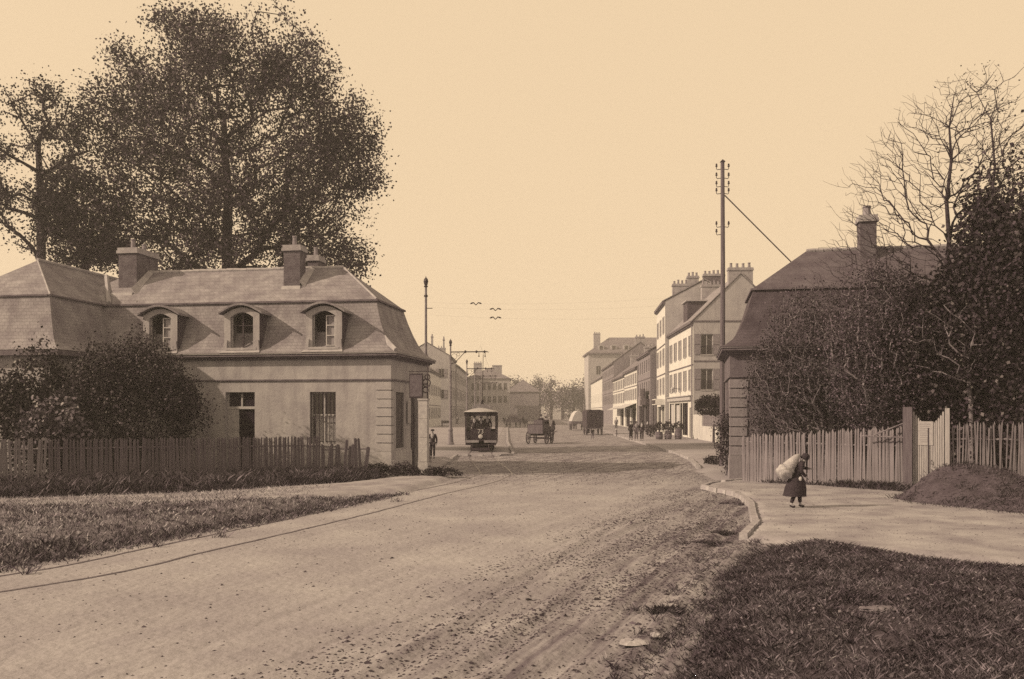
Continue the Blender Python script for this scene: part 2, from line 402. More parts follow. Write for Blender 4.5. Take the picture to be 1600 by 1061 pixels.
def road_h(X, Y):
    z = .012*wob(X, Y, .9)+.008*wob(X, Y, 3.1, o=9)
    u = X*math.cos(.40)-Y*math.sin(.40)
    churn = np.clip((X-.36*Y+6.8)/3.5, 0, 1)*np.clip((34-Y)/6, 0, 1)
    z = z+churn*(.022*np.sin(u*8.0+1.5*wob(X, Y, .5, o=20))+.018*wob(X, Y, 5.5, o=30))
    uu = X*math.cos(.36)-Y*math.sin(.36)+.12*wob(X*.2, Y*.35, .8, o=50)     # wheel ruts, two and two
    fade = np.clip((30-Y)/6, 0, 1)
    for k_, (c_, dp) in enumerate(((-7.2,.3),(-5.8,.4),(-5.2,.6),(-4.75,.5),(-3.8,.9),(-3.35,.5),(-2.6,.9),(-2.2,.6),(-1.5,.6),(-1.1,.4))):
        q_ = uu-c_-.10*np.sin(Y*.31+k_*1.7); z = z-.030*dp*fade*np.exp(-(q_/.10)**2)+.014*dp*fade*(np.exp(-((q_-.2)/.10)**2)+np.exp(-((q_+.2)/.10)**2))
    g = lambda c, s: np.exp(-((Y-c)/s)**2)
    z = z+.045*g(38.5+.02*X, 2.0)-.04*g(41.5, 2)+.045*g(58, 3)-.03*g(62, 3)      # swells of the crossing gutters
    return z
def grid_mesh(name, xs, ys, hf, m):
    X, Y = np.meshgrid(xs, ys); Z = hf(X, Y); n, k = X.shape
    i, j = np.meshgrid(np.arange(n-1), np.arange(k-1), indexing='ij'); a = (i*k+j).ravel()
    Fc = np.stack([a, a+1, a+k+1, a+k], 1); me = bpy.data.meshes.new(name)
    me.from_pydata(np.stack([X.ravel(), Y.ravel(), Z.ravel()], 1).tolist(), [], Fc.tolist()); me.materials.append(m)
    me.polygons.foreach_set('use_smooth', [True]*len(Fc)); me.update(); o = bpy.data.objects.new(name, me); C.objects.link(o); o['kind'] = 'structure'; return o
ys = np.concatenate([np.arange(2, 7, .5), np.arange(7, 30, .11), np.arange(30, 70, .3), np.arange(70, 330, 5)])
xs = np.concatenate([np.arange(-26, -12, .6), np.arange(-12, 9, .075), np.arange(9, 26, .7)])
grid_mesh('road', xs, ys, road_h, RM)

# --- left grass bank, footpath and verge
road_edge_l = [(-26,9.0),(-14,12.6),(-8.65,15.6),(-8.1,17.4),(-7.1,19.9),(-5.8,23.2),(-4.7,26.3),(-3.9,29.0)]
bank_P = road_edge_l+[(-3.6,30.6),(-4.4,30.4),(-6.0,28.6),(-9.0,26.6),(-14,25.0),(-26,23.8)]
bank_P = [(x, y) for x, y in bank_P]
_, H_bank = field('grass_bank', bank_P, .30, 2.2, soil_l, .2, .05)
path_P = [(-26,23.4),(-14,24.6),(-9,26.2),(-6,28.2),(-4.4,30.0),(-3.4,30.2),(-2.9,33),(-2.2,36.5),(-2.4,38.8),(-4.8,38.0),(-6.8,34.0),(-10.5,30.3),(-15,28.2),(-26,26.8)]
_, H_path = field('footpath', path_P, .14, .7, paving, .25, .02)
verge_P = [(-26,26.5),(-15,27.9),(-10.5,30.0),(-6.8,33.6),(-4.9,37.6),(-5.0,39.0),(-18,43),(-26,43)]
_, H_verge = field('fence_verge', verge_P, .20, .8, soil, .25, .05)
left_P = [(-3.1,39.0),(-2.6,42),(-3.4,46),(-3.6,52),(-3.55,56),(.15,55.5),(.10,57.5),(-.4,80),(-.8,157),(-2,330),(-40,330),(-40,43.5),(-4.2,40.0)]
_, H_left = field('tramway_pavement', left_P, .12, .35, paving_f, .6, .01, low=-.08)
# --- right pavement
kerb_pts = [(5.0,19.4),(5.9,21.7),(6.5,24.2),(7.0,26.2),(7.3,28.2),(7.4,29.8),(7.1,31.2),(6.9,32.4),(7.4,33.6),(8.1,34.4)]
near_P = kerb_pts+[(8.6,35.2),(8.9,37.2),(30,33),(30,6),(20,6),(12,12.0),(8.8,15.9),(5.6,18.6)]
_, H_near = field('pavement', near_P, .13, .18, paving, .2, .01, low=-.05)
far_kerb = [(8.0,36.8),(9.2,44),(10.3,52),(10.9,62),(11.2,74),(11.5,87),(12.1,106),(13.2,137),(16,220)]
right_P = far_kerb+[(17,330),(60,330),(60,32),(22,33),(9.0,36.4)]
_, H_right = field('far_pavement', right_P, .13, .25, paving_f, .6, .008, low=-.06)
# --- dark weedy patch at lower right
patch_P = [(-.2,6.2),(1.0,8.7),(1.55,10.2),(1.9,11.4),(2.45,13.0),(3.5,15.7),(4.5,17.9),(5.6,19.3),(6.5,19.5),(7.4,18.4),(7.9,16.9),(8.9,16.0),(12,15.6),(18,14.6),(24,12),(24,5.8)]
_, H_patch = field('weedy_bank', smooth(patch_P, 1), .22, 1.6, soil, .15, .06, low=-.05, fs=1.4)
# --- strip of weeds along the right fence, heap of earth
strip_P = [(9.2,34.6),(9.6,33.4),(11.0,32.4),(12.0,31.0),(13.3,29.4),(13.8,30.0),(13.6,31.0),(12.2,33.0),(10.4,34.8)]
_, H_strip = field('weed_strip', smooth(strip_P, 1), .24, .5, soil, .2, .04, low=.05)
def heap_h(X, Y, D): return .07*wob(X, Y, 5, o=33)+.74*np.exp(-(((X-13.9)/1.5)**2+((Y-27.7)/1.4)**2))+.25*np.exp(-(((X-16.2)/1.6)**2+((Y-27)/1.6)**2))
heap_P = smooth([(11.3,27.6),(11.5,26.0),(12.2,24.6),(13.2,22.9),(15.2,21.4),(18,20.6),(22,21),(22,28.6),(17.5,29.2),(14.5,29.8),(12.8,29.2),(11.9,28.6)], 1)
heap_o, H_heap = field('earth_heap', heap_P, .42, 1.5, soil, .12, .14, low=.05, fs=2.2, hfun=heap_h)

def zof(H, XY): return H(XY[:,0], XY[:,1])[0]
# grass and weeds
XY = sample_poly(bank_P, 52000); XY = XY[XY[:,0] > -16]; z = zof(H_bank, XY)
tag(blades('dry_bank_grass', XY, z, .05, .17, .013, grass_l, .5), 'dry pale grass on the bank between road and footpath', 'grass', kind='stuff')
D = poly_dist(road_edge_l+[(-26,9)], XY[:,0], XY[:,1])
near = XY[(D < 1.5*R.uniform(.2, 1.1, len(XY))) & (XY[:,0] < -3.6)]; near = near[near[:,1] < np.interp(near[:,0], [-16,-8.65,-5.8,-3.9], [15,18.6,25.5,31])]
near = np.concatenate([near, near+R.normal(0,.12,near.shape), near+R.normal(0,.12,near.shape)])
tag(blades('bank_shade_grass', near, zof(H_bank, near), .06, .2, .014, grass_d, .6), 'rough grass along the road edge of the bank, slope shade put into its dark colour', 'grass', kind='stuff')  # dark blades paint the shade on the slope facing the road
XY = sample_poly(bank_P, 9000); XY = XY[XY[:,0] > -16]
tag(flat_leaves('bank_weeds', XY, zof(H_bank, XY)+.05, .05, .13, weed_m), 'broad leaved weeds scattered in the bank grass', 'weeds', kind='stuff')
vp = [(-20,27),(-15,28.1),(-10.5,30.2),(-6.9,33.8),(-5.2,37.4),(-7.5,38.5),(-17,34.6),(-20,34)]
XY = sample_poly(vp, 46000); XY = XY[XY[:,0] > -19]
tag(blades('fence_grass', XY, zof(H_verge, XY), .10, .38, .016, grass_d, .35), 'tall dark grass at the foot of the picket fence', 'grass', kind='stuff')
XY = sample_poly(patch_P, 190000); XY = XY[(XY[:,0] < 13) & (XY[:,1] > 8)]; z = zof(H_patch, XY)
hh = wob(XY[:,0], XY[:,1], 1.2, o=5)
k = (hh > -.1) | (R.uniform(0, 1, len(XY)) < .3)
tag(blades('weedy_grass', XY[k], z[k], .04, .13, .006, grass_d, .8), 'dark coarse grass covering the bank at the lower right', 'grass', kind='stuff')
XY = sample_poly(patch_P, 22000); XY = XY[(XY[:,0] < 13) & (XY[:,1] > 8)]
tag(flat_leaves('weed_leaves', XY, zof(H_patch, XY)+R.uniform(.01,.06,len(XY)), .02, .065, weed_m, .6), 'broad weed leaves in the dark grass at the lower right', 'weeds', kind='stuff')
XY = sample_poly(patch_P, 700); XY = XY[(XY[:,0] < 13) & (XY[:,1] > 8)]
tag(flat_leaves('fallen_leaves', XY, zof(H_patch, XY)+.06, .03, .08, mat('dead_leaf', .22, .12, 3, bump=0, island=.4), .4), 'pale dead leaves lying on the dark grass', 'leaves', kind='stuff')
XY = sample_poly(heap_P, 16000); hm = wob(XY[:,0], XY[:,1], 1.6, o=3); XY = XY[(hm > -.1)]
tag(blades('heap_weeds', XY, zof(H_heap, XY), .05, .2, .012, grass_d, .6), 'dark weeds growing over the heap of earth', 'weeds', kind='stuff')
XY = sample_poly(strip_P, 9000)
tag(blades('strip_weeds', XY, zof(H_strip, XY), .06, .26, .013, grass_d, .5), 'strip of weeds at the foot of the right fence', 'weeds', kind='stuff')

def tufts(name, P, n, per, rad, h0, h1, wd, m, label, H, xl=(-16, 13), jit=.0):
    cn = sample_poly(P, n); cn = cn+R.normal(0, jit, cn.shape); cn = cn[(cn[:,0] > xl[0]) & (cn[:,0] < xl[1]) & (cn[:,1] > 8)]
    sz = R.uniform(.5, 1.3, len(cn)); q = np.repeat(cn, per, 0)+R.normal(0, rad, (len(cn)*per, 2))*np.repeat(sz, per)[:,None]; s2 = np.repeat(sz, per)
    zt, ins = H(q[:,0], q[:,1]); zt = np.where(ins, zt, .02)
    o = blades(name, q, zt, h0, h1, wd, m, .6); return tag(o, label, 'grass', kind='stuff')
tufts('rough_tufts', patch_P, 4200, 24, .05, .05, .14, .0045, grass_d, 'taller rough tufts standing in the dark grass at the lower right', H_patch, jit=.3)
tufts('pale_tufts', patch_P, 1100, 14, .05, .03, .10, .0045, grass_l, 'dead pale tufts scattered through the dark grass at the lower right', H_patch, jit=.35)
tufts('bank_tufts', bank_P, 700, 22, .07, .08, .2, .010, grass_d, 'dark tufts scattered over the pale bank at the left', H_bank, jit=.3)
tufts('verge_tufts', vp, 420, 24, .10, .2, .5, .011, grass_d, 'tall dark stalks standing along the left picket fence', H_verge, xl=(-19, 0))

# clods, leaves and dung on the road
def clods(name, XY, Z, s, label, m=clod_m):
    n = len(XY); c = np.stack([XY[:,0], XY[:,1], Z], 1); a = R.uniform(0, 2*PI, n); sx = s*R.uniform(.6, 1.5, n); sy = s*R.uniform(.4, 1.0, n); sz = s*R.uniform(.25, .6, n)
    base = [(1,0,-.2),(0,1,-.2),(-1,0,-.2),(0,-1,-.2),(.1,.1,1)]; tri = [(0,1,4),(1,2,4),(2,3,4),(3,0,4)]; V = []
    pts = [np.stack([np.cos(a)*bx*sx-np.sin(a)*by*sy, np.sin(a)*bx*sx+np.cos(a)*by*sy, bz*sz], 1)+c for bx, by, bz in base]
    for t in tri: V += [pts[i] for i in t]
    V = np.stack(V, 1).reshape(-1, 3)
    return tag(qmesh(name, V, 3, m), label, 'debris', kind='stuff')
def band(n, x0, x1, y0, y1): return np.stack([R.uniform(x0, x1, n), R.uniform(y0, y1, n)], 1)
XY = band(300000, -9, 8, 8, 35); u = XY[:,0]-.36*XY[:,1]; st = wob((XY[:,0]-XY[:,1]*.40)*1.4, XY[:,1]*.5, 2.4, o=14)*.7+wob(XY[:,0], XY[:,1], 1.1, o=40)*.5
p = np.clip((u+6.8)/3.6, 0, 1)*np.clip(st+.45, 0, 1)*.95+.010+.05*np.clip((u+9)/4,0,1)*np.clip(st-.2,0,1)
k = (R.uniform(0, 1, len(XY)) < p) & (XY[:,1] < 33); XY = XY[k]
ins = poly_mask(near_P, XY[:,0], XY[:,1]) | poly_mask(patch_P, XY[:,0], XY[:,1]) | poly_mask(bank_P, XY[:,0], XY[:,1]); XY = XY[~ins]
clods('road_clods', XY, road_h(XY[:,0], XY[:,1]), R.uniform(.007, .034, len(XY))*(1+(R.uniform(0,1,len(XY))>.96)*.9), 'clods, dead leaves and droppings trodden into the road')
XY = sample_poly(near_P, 5000); XY = XY[~poly_mask(patch_P, XY[:,0], XY[:,1]) & (XY[:,1] > 15)]
clods('pavement_clods', XY, np.full(len(XY), .135), R.uniform(.006, .024, len(XY)), 'small clods and leaves on the trodden right pavement')
XY = band(6000, -3, 10, 34, 62); XY = XY[~poly_mask(near_P, XY[:,0], XY[:,1]) & ~poly_mask(right_P, XY[:,0], XY[:,1]) & ~poly_mask(path_P, XY[:,0], XY[:,1])]
clods('crossing_clods', XY, road_h(XY[:,0], XY[:,1]), R.uniform(.015, .05, len(XY)), 'clods and droppings beyond the crossing of the road')

XY = sample_poly(heap_P, 5000); clods('heap_clods', XY, zof(H_heap, XY), R.uniform(.015, .09, len(XY)), 'stones and clods of the heap of earth by the gate', soil)
XY = sample_poly([(x, y) for x, y in path_P], 26000); XY = XY[(XY[:,0] > -17) & (XY[:,0] < -6.2-R.uniform(0, 3.5, len(XY)))]
tag(blades('footpath_grass', XY, zof(H_path, XY), .03, .13, .012, grass_l, .6), 'pale short grass half covering the left part of the footpath', 'grass', kind='stuff')
for (px, py, sx, sy, lab) in ((990,1001,.22,.12,'bright flat stone on the road near the bottom of the picture'),(1025,990,.10,.06,'small pale stone right of the bright flat stone'),(1045,944,.18,.07,'pale flat stone at the edge of the dark grass'),(1372,976,.30,.12,'pale bare patch of soil in the dark grass at the right')):
    x, y = gp(px, py, .05); zt = .03 if px < 1200 else float(zof(H_patch, np.array([[x, y]]))[0])+.03
    q = MB(); q.blob((0,0,0), (sx*.8, sy*1.3, .035), 12, .22, px); tag(q.build('flat_stone', None, kerb_m if px < 1200 else soil_l), lab, 'stone').location = (x, y, zt)  # the one in the grass is a bare soil patch, shaped like the stones

# kerb stones, each its own piece under the pavement
kst = MB(); kst.frus((.40,.10),(.385,.085),(0,0),(0,0),-.12,.06); kst_o = None
def lay_kerb(pts, parent, z, l=.8, first=None, sc_=(1,1,1), maxn=200, m=kerb_m):
    global kst_o
    pts = [Vector((x, y, 0)) for x, y in pts]; segs = []
    tot = 0; cum = [0]
    for a, b in zip(pts, pts[1:]): tot += (b-a).length; cum.append(tot)
    n = 0; s = l/2
    while s < tot and n < maxn:
        i = max(j for j in range(len(cum)) if cum[j] <= s); i = min(i, len(pts)-2)
        a, b = pts[i], pts[i+1]; t = (s-cum[i])/(cum[i+1]-cum[i]); p = a+(b-a)*t; d = b-a
        if kst_o is None: kst_o = kst.build('kerb_stone', parent, m); o = kst_o
        else: o = kst_o.copy(); C.objects.link(o); o.parent = parent
        o.location = (p.x, p.y, z+random.uniform(-.012, .012)); o.rotation_euler = (random.uniform(-.03, .03), 0, math.atan2(d.y, d.x)+random.uniform(-.03, .03))
        o.scale = (l/.8*random.uniform(.93, .985), random.uniform(.9, 1.1)*sc_[1], 1); s += l; n += 1
lay_kerb(kerb_pts, bpy.data.objects['pavement'], .10, .7)
lay_kerb([(8.1,34.4),(9.0,35.3),(10.2,35.1)], bpy.data.objects['pavement'], .10, .7)
lay_kerb([(9.0,43),(10.3,52),(10.9,62),(11.2,74),(11.5,87),(12.1,106)], bpy.data.objects['far_pavement'], .10, 1.3)
lay_kerb([(.08,57.5),(-.4,80),(-.8,150)], bpy.data.objects['tramway_pavement'], .09, 1.6)
lay_kerb([(.08,56.2),(-.9,55.6),(-2.2,55.8),(-3.45,56.2),(-3.5,52),(-3.3,47)], bpy.data.objects['tramway_pavement'], .09, 1.0)

# tram rails: two running rails bedded in the road
def catmull(P, n=12):
    P = [Vector(p) for p in P]; out = []
    for i in range(len(P)-1):
        p0 = P[max(i-1, 0)]; p1 = P[i]; p2 = P[i+1]; p3 = P[min(i+2, len(P)-1)]
        for k in range(n):
            t = k/n; out.append(.5*((2*p1)+(-p0+p2)*t+(2*p0-5*p1+4*p2-p3)*t*t+(-p0+3*p1-3*p2+p3)*t**3))
    return out+[P[-1]]
trk = catmull([(-13,9.6,0),(-8.15,14.75,0),(-6.75,18.2,0),(-5.35,22.4,0),(-4.2,26.2,0),(-2.95,30.8,0),(-1.6,35.0,0),(-.85,38.4,0),(-.75,41.5,0),(-1.25,47,0),(-1.85,54,0),(-2.05,60,0),(-2.05,80,0),(-2.05,160,0),(-2.05,250,0)])
tr = thing('tram_track', 'pair of steel tram rails curving from the left road edge into the street', 'tram rails')
for s in (-1, 1):
    pts = []
    for i, p in enumerate(trk):
        d = (trk[min(i+1, len(trk)-1)]-trk[max(i-1, 0)]).normalized(); q = Vector((d.y, -d.x, 0))*s*.72
        z = float(road_h(np.array(p.x+q.x), np.array(p.y+q.y)))+.006
        if p.y > 55.5: z = max(z, .125)
        pts.append((p.x+q.x, p.y+q.y, z))
    mb = MB(); mb.use(steel)
    for sgn, ww, hh_ in ((0, .034, .005),):
        vs = []; fs = []
        for i, p in enumerate(pts):
            a = Vector(pts[max(i-1, 0)]); b = Vector(pts[min(i+1, len(pts)-1)]); d = (b-a).normalized(); q = Vector((d.y, -d.x, 0))
            P = Vector(p)
            for off, zo in ((-ww, -.05), (-ww, hh_), (ww, hh_), (ww, -.05)): vs.append(P+q*off+Vector((0,0,zo)))
        for i in range(len(pts)-1):
            for k2 in range(3): fs.append((i*4+k2, i*4+k2+1, (i+1)*4+k2+1, (i+1)*4+k2))
        mb.add(vs, fs)
    mb.build('rail', tr)

# ------------------------------------------------------------------ the two toll pavilions
def chimney(parent, T, u0, u1, v0, v1, z0, z1, pots=2, m=brick_m, potr=.11):
    mb = MB(); mb.use(m); mb.box(u0, u1, v0, v1, z0, z1-.28, T); mb.use(chim_m)
    mb.box(u0-.08, u1+.08, v0-.08, v1+.08, z1-.28, z1-.14, T); mb.box(u0-.04, u1+.04, v0-.04, v1+.04, z1-.14, z1, T)
    o = mb.build('chimney', parent)
    for i in range(pots):
        t = (i+.5)/pots
        if u1-u0 >= v1-v0: c = (u0+(u1-u0)*t, (v0+v1)/2)
        else: c = ((u0+u1)/2, v0+(v1-v0)*t)
        q = MB(); hh = random.uniform(.38, .55); q.lathe([(potr*1.15,z1-.002),(potr*1.05,z1+.08),(potr*.85,z1+hh*.8),(potr*1.05,z1+hh*.85),(potr,z1+hh)], 9, c, T)
        q.build('chimney_pot', o, pot_m)
    return o
def rings_roof(mb, u0, u1, v0, v1, prof, T, ridge=None):
    R_ = []
    for o, z in prof: R_.append([(u0+o,v0+o,z),(u1-o,v0+o,z),(u1-o,v1-o,z),(u0+o,v1-o,z)])
    for a, b in zip(R_, R_[1:]):
        for i in range(4):
            j = (i+1) % 4
            n = 10    # split along so that the surface can sag a little
            A0, A1, B0, B1 = map(Vector, (a[i], a[j], b[i], b[j]))
            vs = []; fs = []
            for k in range(n+1):
                t = k/n; vs += [A0+(A1-A0)*t, B0+(B1-B0)*t]
            for k in range(n): fs.append((2*k, 2*k+2, 2*k+3, 2*k+1))
            mb.add(vs, fs, T)
    return R_[-1]
def arch_pts(cx, w, z0, zs, rise, n=8):
    return [(cx-w/2, z0), (cx-w/2, zs)]+[(cx-w/2+w*k/n, zs+rise*math.sin(PI*k/n)) for k in range(1, n)]+[(cx+w/2, zs), (cx+w/2, z0)]
def dormer(parent, T, c, open_left=True, ms=plaster, mc=slate_d, mh=slate, mcap=mortar):
    y0 = -.14
    out_ = arch_pts(c, 1.68, 5.42, 7.12, .30); inn = arch_pts(c, 1.08, 5.60, 6.98, .22)
    mb = MB(); mb.use(ms); n = len(out_)
    vs = [(x, y0, z) for x, z in out_]+[(x, y0, z) for x, z in inn]+[(x, y0+.22, z) for x, z in inn]
    fs = [(i, i+1, n+i+1, n+i) for i in range(n-1)]+[(n-1, 0, n, 2*n-1)]+[(n+i, n+(i+1) % n, 2*n+(i+1) % n, 2*n+i) for i in range(n)]
    mb.add(vs, fs, T)
    mb.box(c-.72, c+.72, y0-.10, y0+.1, 5.50, 5.60, T)                 # sill
    for sx in (-1, 1): mb.frus((.09,.05),(.07,.03),(c+sx*.78, y0-.04),(c+sx*.74, y0-.04), 5.44, 5.95, T)   # scroll feet
    mb.use(mc); mb.add([(x, y0, z) for x, z in out_]+[(x, 1.2, z) for x, z in out_], [(i, i+1, n+i+1, n+i) for i in range(n-1)], T)  # cheeks darker than the roof slate: their shade is put into the colour
    d = mb.build('dormer', parent)
    h = MB(); hp = [(c-1.02+2.04*k/12, 7.10+.40*math.sin(PI*k/12)) for k in range(13)]
    hp2 = [(x, z+.09) for x, z in hp[::-1]]; h.use(mh); h.extrude(hp+hp2, y0-.22, 1.35, T)
    h.build('dormer_hood', d)
    g = MB(); g.use(interior); g.add([(x, y0+.6, z) for x, z in inn], [tuple(range(n))], T); g.build('pane', d)  # matte dark sheet standing in for the unlit space behind the opening
    f = MB(); f.use(paint_l)
    f.box(c-.53, c-.47, y0+.14, y0+.2, 5.62, 7.0, T); f.box(c+.49, c+.53, y0+.14, y0+.2, 5.62, 7.0, T)
    if open_left:
        for a, b in ((0,.05),(.38,.43)): f.box(c-.47+a, c-.47+b, y0+.16, y0+.2, 5.66, 7.02, T)
        for z in (5.66, 6.1, 6.55, 6.97): f.box(c-.42, c-.09, y0+.16, y0+.2, z, z+.045, T)
        f.use(chim_m); f.add([(c-.42,y0+.24,5.7),(c-.12,y0+.24,5.7),(c-.12,y0+.24,6.98),(c-.42,y0+.24,6.98)], [(0,1,2,3)], T)
    else:
        f.use(paint_d); f.box(c-.03, c+.03, y0+.14, y0+.2, 5.62, 7.15, T)
        for z in (6.1, 6.6): f.box(c-.47, c+.49, y0+.15, y0+.19, z, z+.03, T)
    f.build('casement', d)
    a = MB(); a.use(mcap); a.frus((.95,.02),(.86,.02),(c,-.40),(c,-.17),5.37,5.50,T); a.build('lead_apron', d)
    return d
def pavilion(name, label, loc, rz, s, W, V, wing, M):
    P_, SL, AS, CO, RT, CAP = M
    root = thing(name, label, 'building', loc, rz)
    T = lambda p: (s*p[0], p[1], p[2])
    # walls
    fh = [(2.5, 3.7, 1.32, 3.62), (6.3, 7.7, .15, 3.62), (10.0, 11.2, 1.32, 3.62)]
    if wing: fh = fh[:2]
    mb = MB(); mb.use(P_); mb.hwall(0, W, -.3, 5.05, fh, .32, lambda p: T((p[0], p[1], p[2])))
    sh = [(.85, 2.15, 1.1, 3.62), (3.3, 4.6, -.1, 4.2)]
    mb.hwall(0, V, -.3, 5.05, sh, .32, lambda p: T((p[1], p[0], p[2])))
    mb.box(.35, W, V-.02, V, -.3, 5.05, T); mb.box(W-.02, W, .35, V-.03, -.3, 5.05, T)
    mb.build('wall', root)
    pl = MB(); pl.use(AS)
    def seg(z0, z1, o, skip=True):
        xs = [0]
        for h in fh:
            if h[2] < z1: xs += [h[0]-.02, h[1]+.02]
        xs.append(W)
        for a, b in zip(xs[::2], xs[1::2]): pl.box(a if a > 0 else -o, b, -o, 0.0, z0, z1, T)
        vs_ = [0.001]
        for h in sh:
            if h[2] < z1: vs_ += [h[0]-.02, h[1]+.02]
        vs_.append(V)
        for a, b in zip(vs_[::2], vs_[1::2]): pl.box(-o, 0.0, a, b, z0, z1, T)
    seg(-.3, .92, .06); seg(.92, 1.0, .04); pl.build('plinth', root)
    fr = MB(); fr.use(P_)
    fr.box(-.035, W, -.035, 0, 4.18, 5.05, T); fr.box(-.035, 0, 0.001, V, 4.18, 5.05, T)
    fr.use(CO); fr.box(-.07, W, -.07, 0, 4.12, 4.18, T); fr.box(-.07, 0, 0.001, V, 4.12, 4.18, T); fr.build('frieze', root)
    # cornice: three steps, their shadow put into the dark stone colour
    c = MB(); c.use(CO)
    for o, z0, z1 in ((.12,5.05,5.12),(.22,5.12,5.19),(.36,5.19,5.29)):
        c.box(-o, W+o, -o, 0.3, z0, z1, T); c.box(-o, 0.3, 0.302, V+o, z0, z1, T)
        c.box(.302, W+o, V-.3, V+o, z0, z1, T)
    c.use(AS); c.box(-.40, W+.4, -.40, .3, 5.29, 5.34, T); c.box(-.40, .3, .302, V+.4, 5.29, 5.34, T); c.build('cornice', root)
    # quoin stones, one by one
    proto = None; z = 1.0; i = 0
    while z < 4.0:
        q = MB(); q.box(-.045, .64 if i % 2 == 0 else .62, -.045, .42, .008, .352, T) if proto is None else None
        if proto is None: o = proto = q.build('quoin_stone', root, AS)
        else: o = proto.copy(); C.objects.link(o); o.parent = root
        o.location = (0, 0, z); o.scale = (1+random.uniform(-.02, .03), 1, .985); z += .385; i += 1
    # mansard
    prof = [(-.42,5.34),(-.20,5.44),(.08,5.66),(.34,6.05),(.56,6.55),(.76,7.1),(.95,7.74)]
    m1 = MB(); m1.use(SL); rings_roof(m1, 0, W, 0, V, prof, T); m1.build('mansard_slope', root)
    m2 = MB(); m2.use(CO); o = .90
    for (a, b, cc, d) in ((o-.04, W-o+.04, o-.06, o+.10), (o-.04, W-o+.04, V-o-.10, V-o+.06)): m2.box(a, b, cc, d, 7.72, 7.80, T)
    m2.box(o-.06, o+.10, o+.102, V-o-.102, 7.72, 7.80, T); m2.box(W-o-.10, W-o+.06, o+.102, V-o-.102, 7.72, 7.80, T); m2.build('break_moulding', root)
    m3 = MB(); m3.use(RT); h = V/2; A = [(.9,.9,7.78),(W-.9,.9,7.78),(W-.9,V-.9,7.78),(.9,V-.9,7.78)]; r0 = (h+.1,h,9.63); r1 = (W-h-.1,h,9.63)
    m3.add(A+[r0, r1], [(0,1,5,4),(1,2,5),(2,3,4,5),(3,0,4)], T); m3.build('upper_roof', root)
    pr = None; u = r0[0]
    while u < r1[0]-.1:
        if pr is None:
            q = MB(); q.tube([(-.17,0,0),(.17,0,0)], [.085,.10], 8, T); pr = q.build('ridge_tile', root, CAP); oo = pr
        else: oo = pr.copy(); C.objects.link(oo); oo.parent = root
        oo.location = T((u+.18, h, 9.64+random.uniform(-.012, .018))); oo.rotation_euler = (0, random.uniform(-.04,.04), random.uniform(-.04,.04)); u += .35
    for k, cc in enumerate((3.0, 6.85, 10.8) if wing else (10.8,)): dormer(root, T, cc, k != 1, P_, SL if not wing else slate_d, RT, CAP)
    # windows
    def barred(u0, u1, z0, z1):
        wn = MB(); wn.use(paint_l); y = .2
        for a, b, c0, c1 in ((u0,u0+.07,z0,z1),(u1-.07,u1,z0,z1),(u0+.071,u1-.071,z0,z0+.07),(u0+.071,u1-.071,z1-.07,z1),((u0+u1)/2-.04,(u0+u1)/2+.04,z0+.071,z1-.071),(u0+.071,(u0+u1)/2-.041,(z0+z1)/2+.1,(z0+z1)/2+.16),((u0+u1)/2+.041,u1-.071,(z0+z1)/2+.1,(z0+z1)/2+.16)):
            wn.box(a, b, y, y+.05, c0, c1, T)
        o = wn.build('window', root)
        g = MB(); g.use(glass); g.box(u0+.05, u1-.05, y+.05, y+.06, z0+.05, z1-.05, T); g.use(cloth_w)
        g.box(u0+.09, (u0+u1)/2-.06, y+.052-.01, y+.049, z0+.1, (z0+z1)/2+.08, T); g.box((u0+u1)/2+.06, u1-.2, y+.042, y+.049, z0+.1, (z0+z1)/2+.08, T); g.build('pane', o)
        b = MB(); b.use(iron)
        for k in range(7): x = u0+.06+(u1-u0-.12)*k/6; b.tube([(x,.06,z0),(x,.06,z1)], .016, 6, T)
        b.box(u0, u1, .045, .075, (z0+z1)/2-.02, (z0+z1)/2+.02, T); b.build('window_bars', o)
        st = MB(); st.use(AS); st.box(u0-.1, u1+.1, -.05, .1, z0-.1, z0-.001, T); st.build('sill', o)
    for hle in fh:
        if hle[2] > 1: barred(*hle)
    dr = MB(); dr.use(paint_l); dr.box(6.3, 7.7, .2, .26, 2.86, 2.98, T)
    for x in (6.3, 6.97, 7.62): dr.box(x, x+.07, .2, .25, 2.981, 3.62, T)
    dr.box(7.16, 7.69, .22, .27, .15, 2.858, T); o = dr.build('door', root)
    g = MB(); g.use(interior); g.box(6.32, 7.15, .30, .31, .15, 2.85, T); g.use(glass); g.box(6.32, 7.68, .262, .268, 2.985, 3.6, T); g.build('pane', o)
    sh_ = MB(); sh_.use(paint_d)
    for a, b in ((.86,1.49),(1.51,2.14)): sh_.box(.07, .11, a, b, 1.12, 3.6, T)
    for zc in (1.15, 2.3, 3.5): sh_.box(.04, .069, .87, 2.13, zc, zc+.08, T)
    sh_.build('shutter', root)
    d2 = MB(); d2.use(paint_d); d2.box(.2, .25, 3.3, 4.6, -.1, 4.2, T)
    d2.box(.16, .199, 3.34, 3.9, .1, 3.0, T); d2.box(.16, .199, 3.98, 4.56, .1, 3.0, T); d2.build('side_door', root)
    return root, T
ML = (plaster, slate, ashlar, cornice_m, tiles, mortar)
MR = (plaster_r, slate_d, ashlar_r, cornice_m, tiles_r, chim_m)  # darker copies of the left set; the shaded look is in the colour
lp, TL = pavilion('toll_pavilion', 'stone pavilion with mansard roof and three arched dormers, left of the road', (-5.32,39.2,.05), math.radians(-9.06), -1, 17.6, 6.35, True, ML)
chimney(lp, TL, 4.95, 5.75, 1.9, 2.6, 8.2, 10.55, 1); chimney(lp, TL, 4.72, 5.25, 3.6, 4.4, 8.9, 10.35, 1)
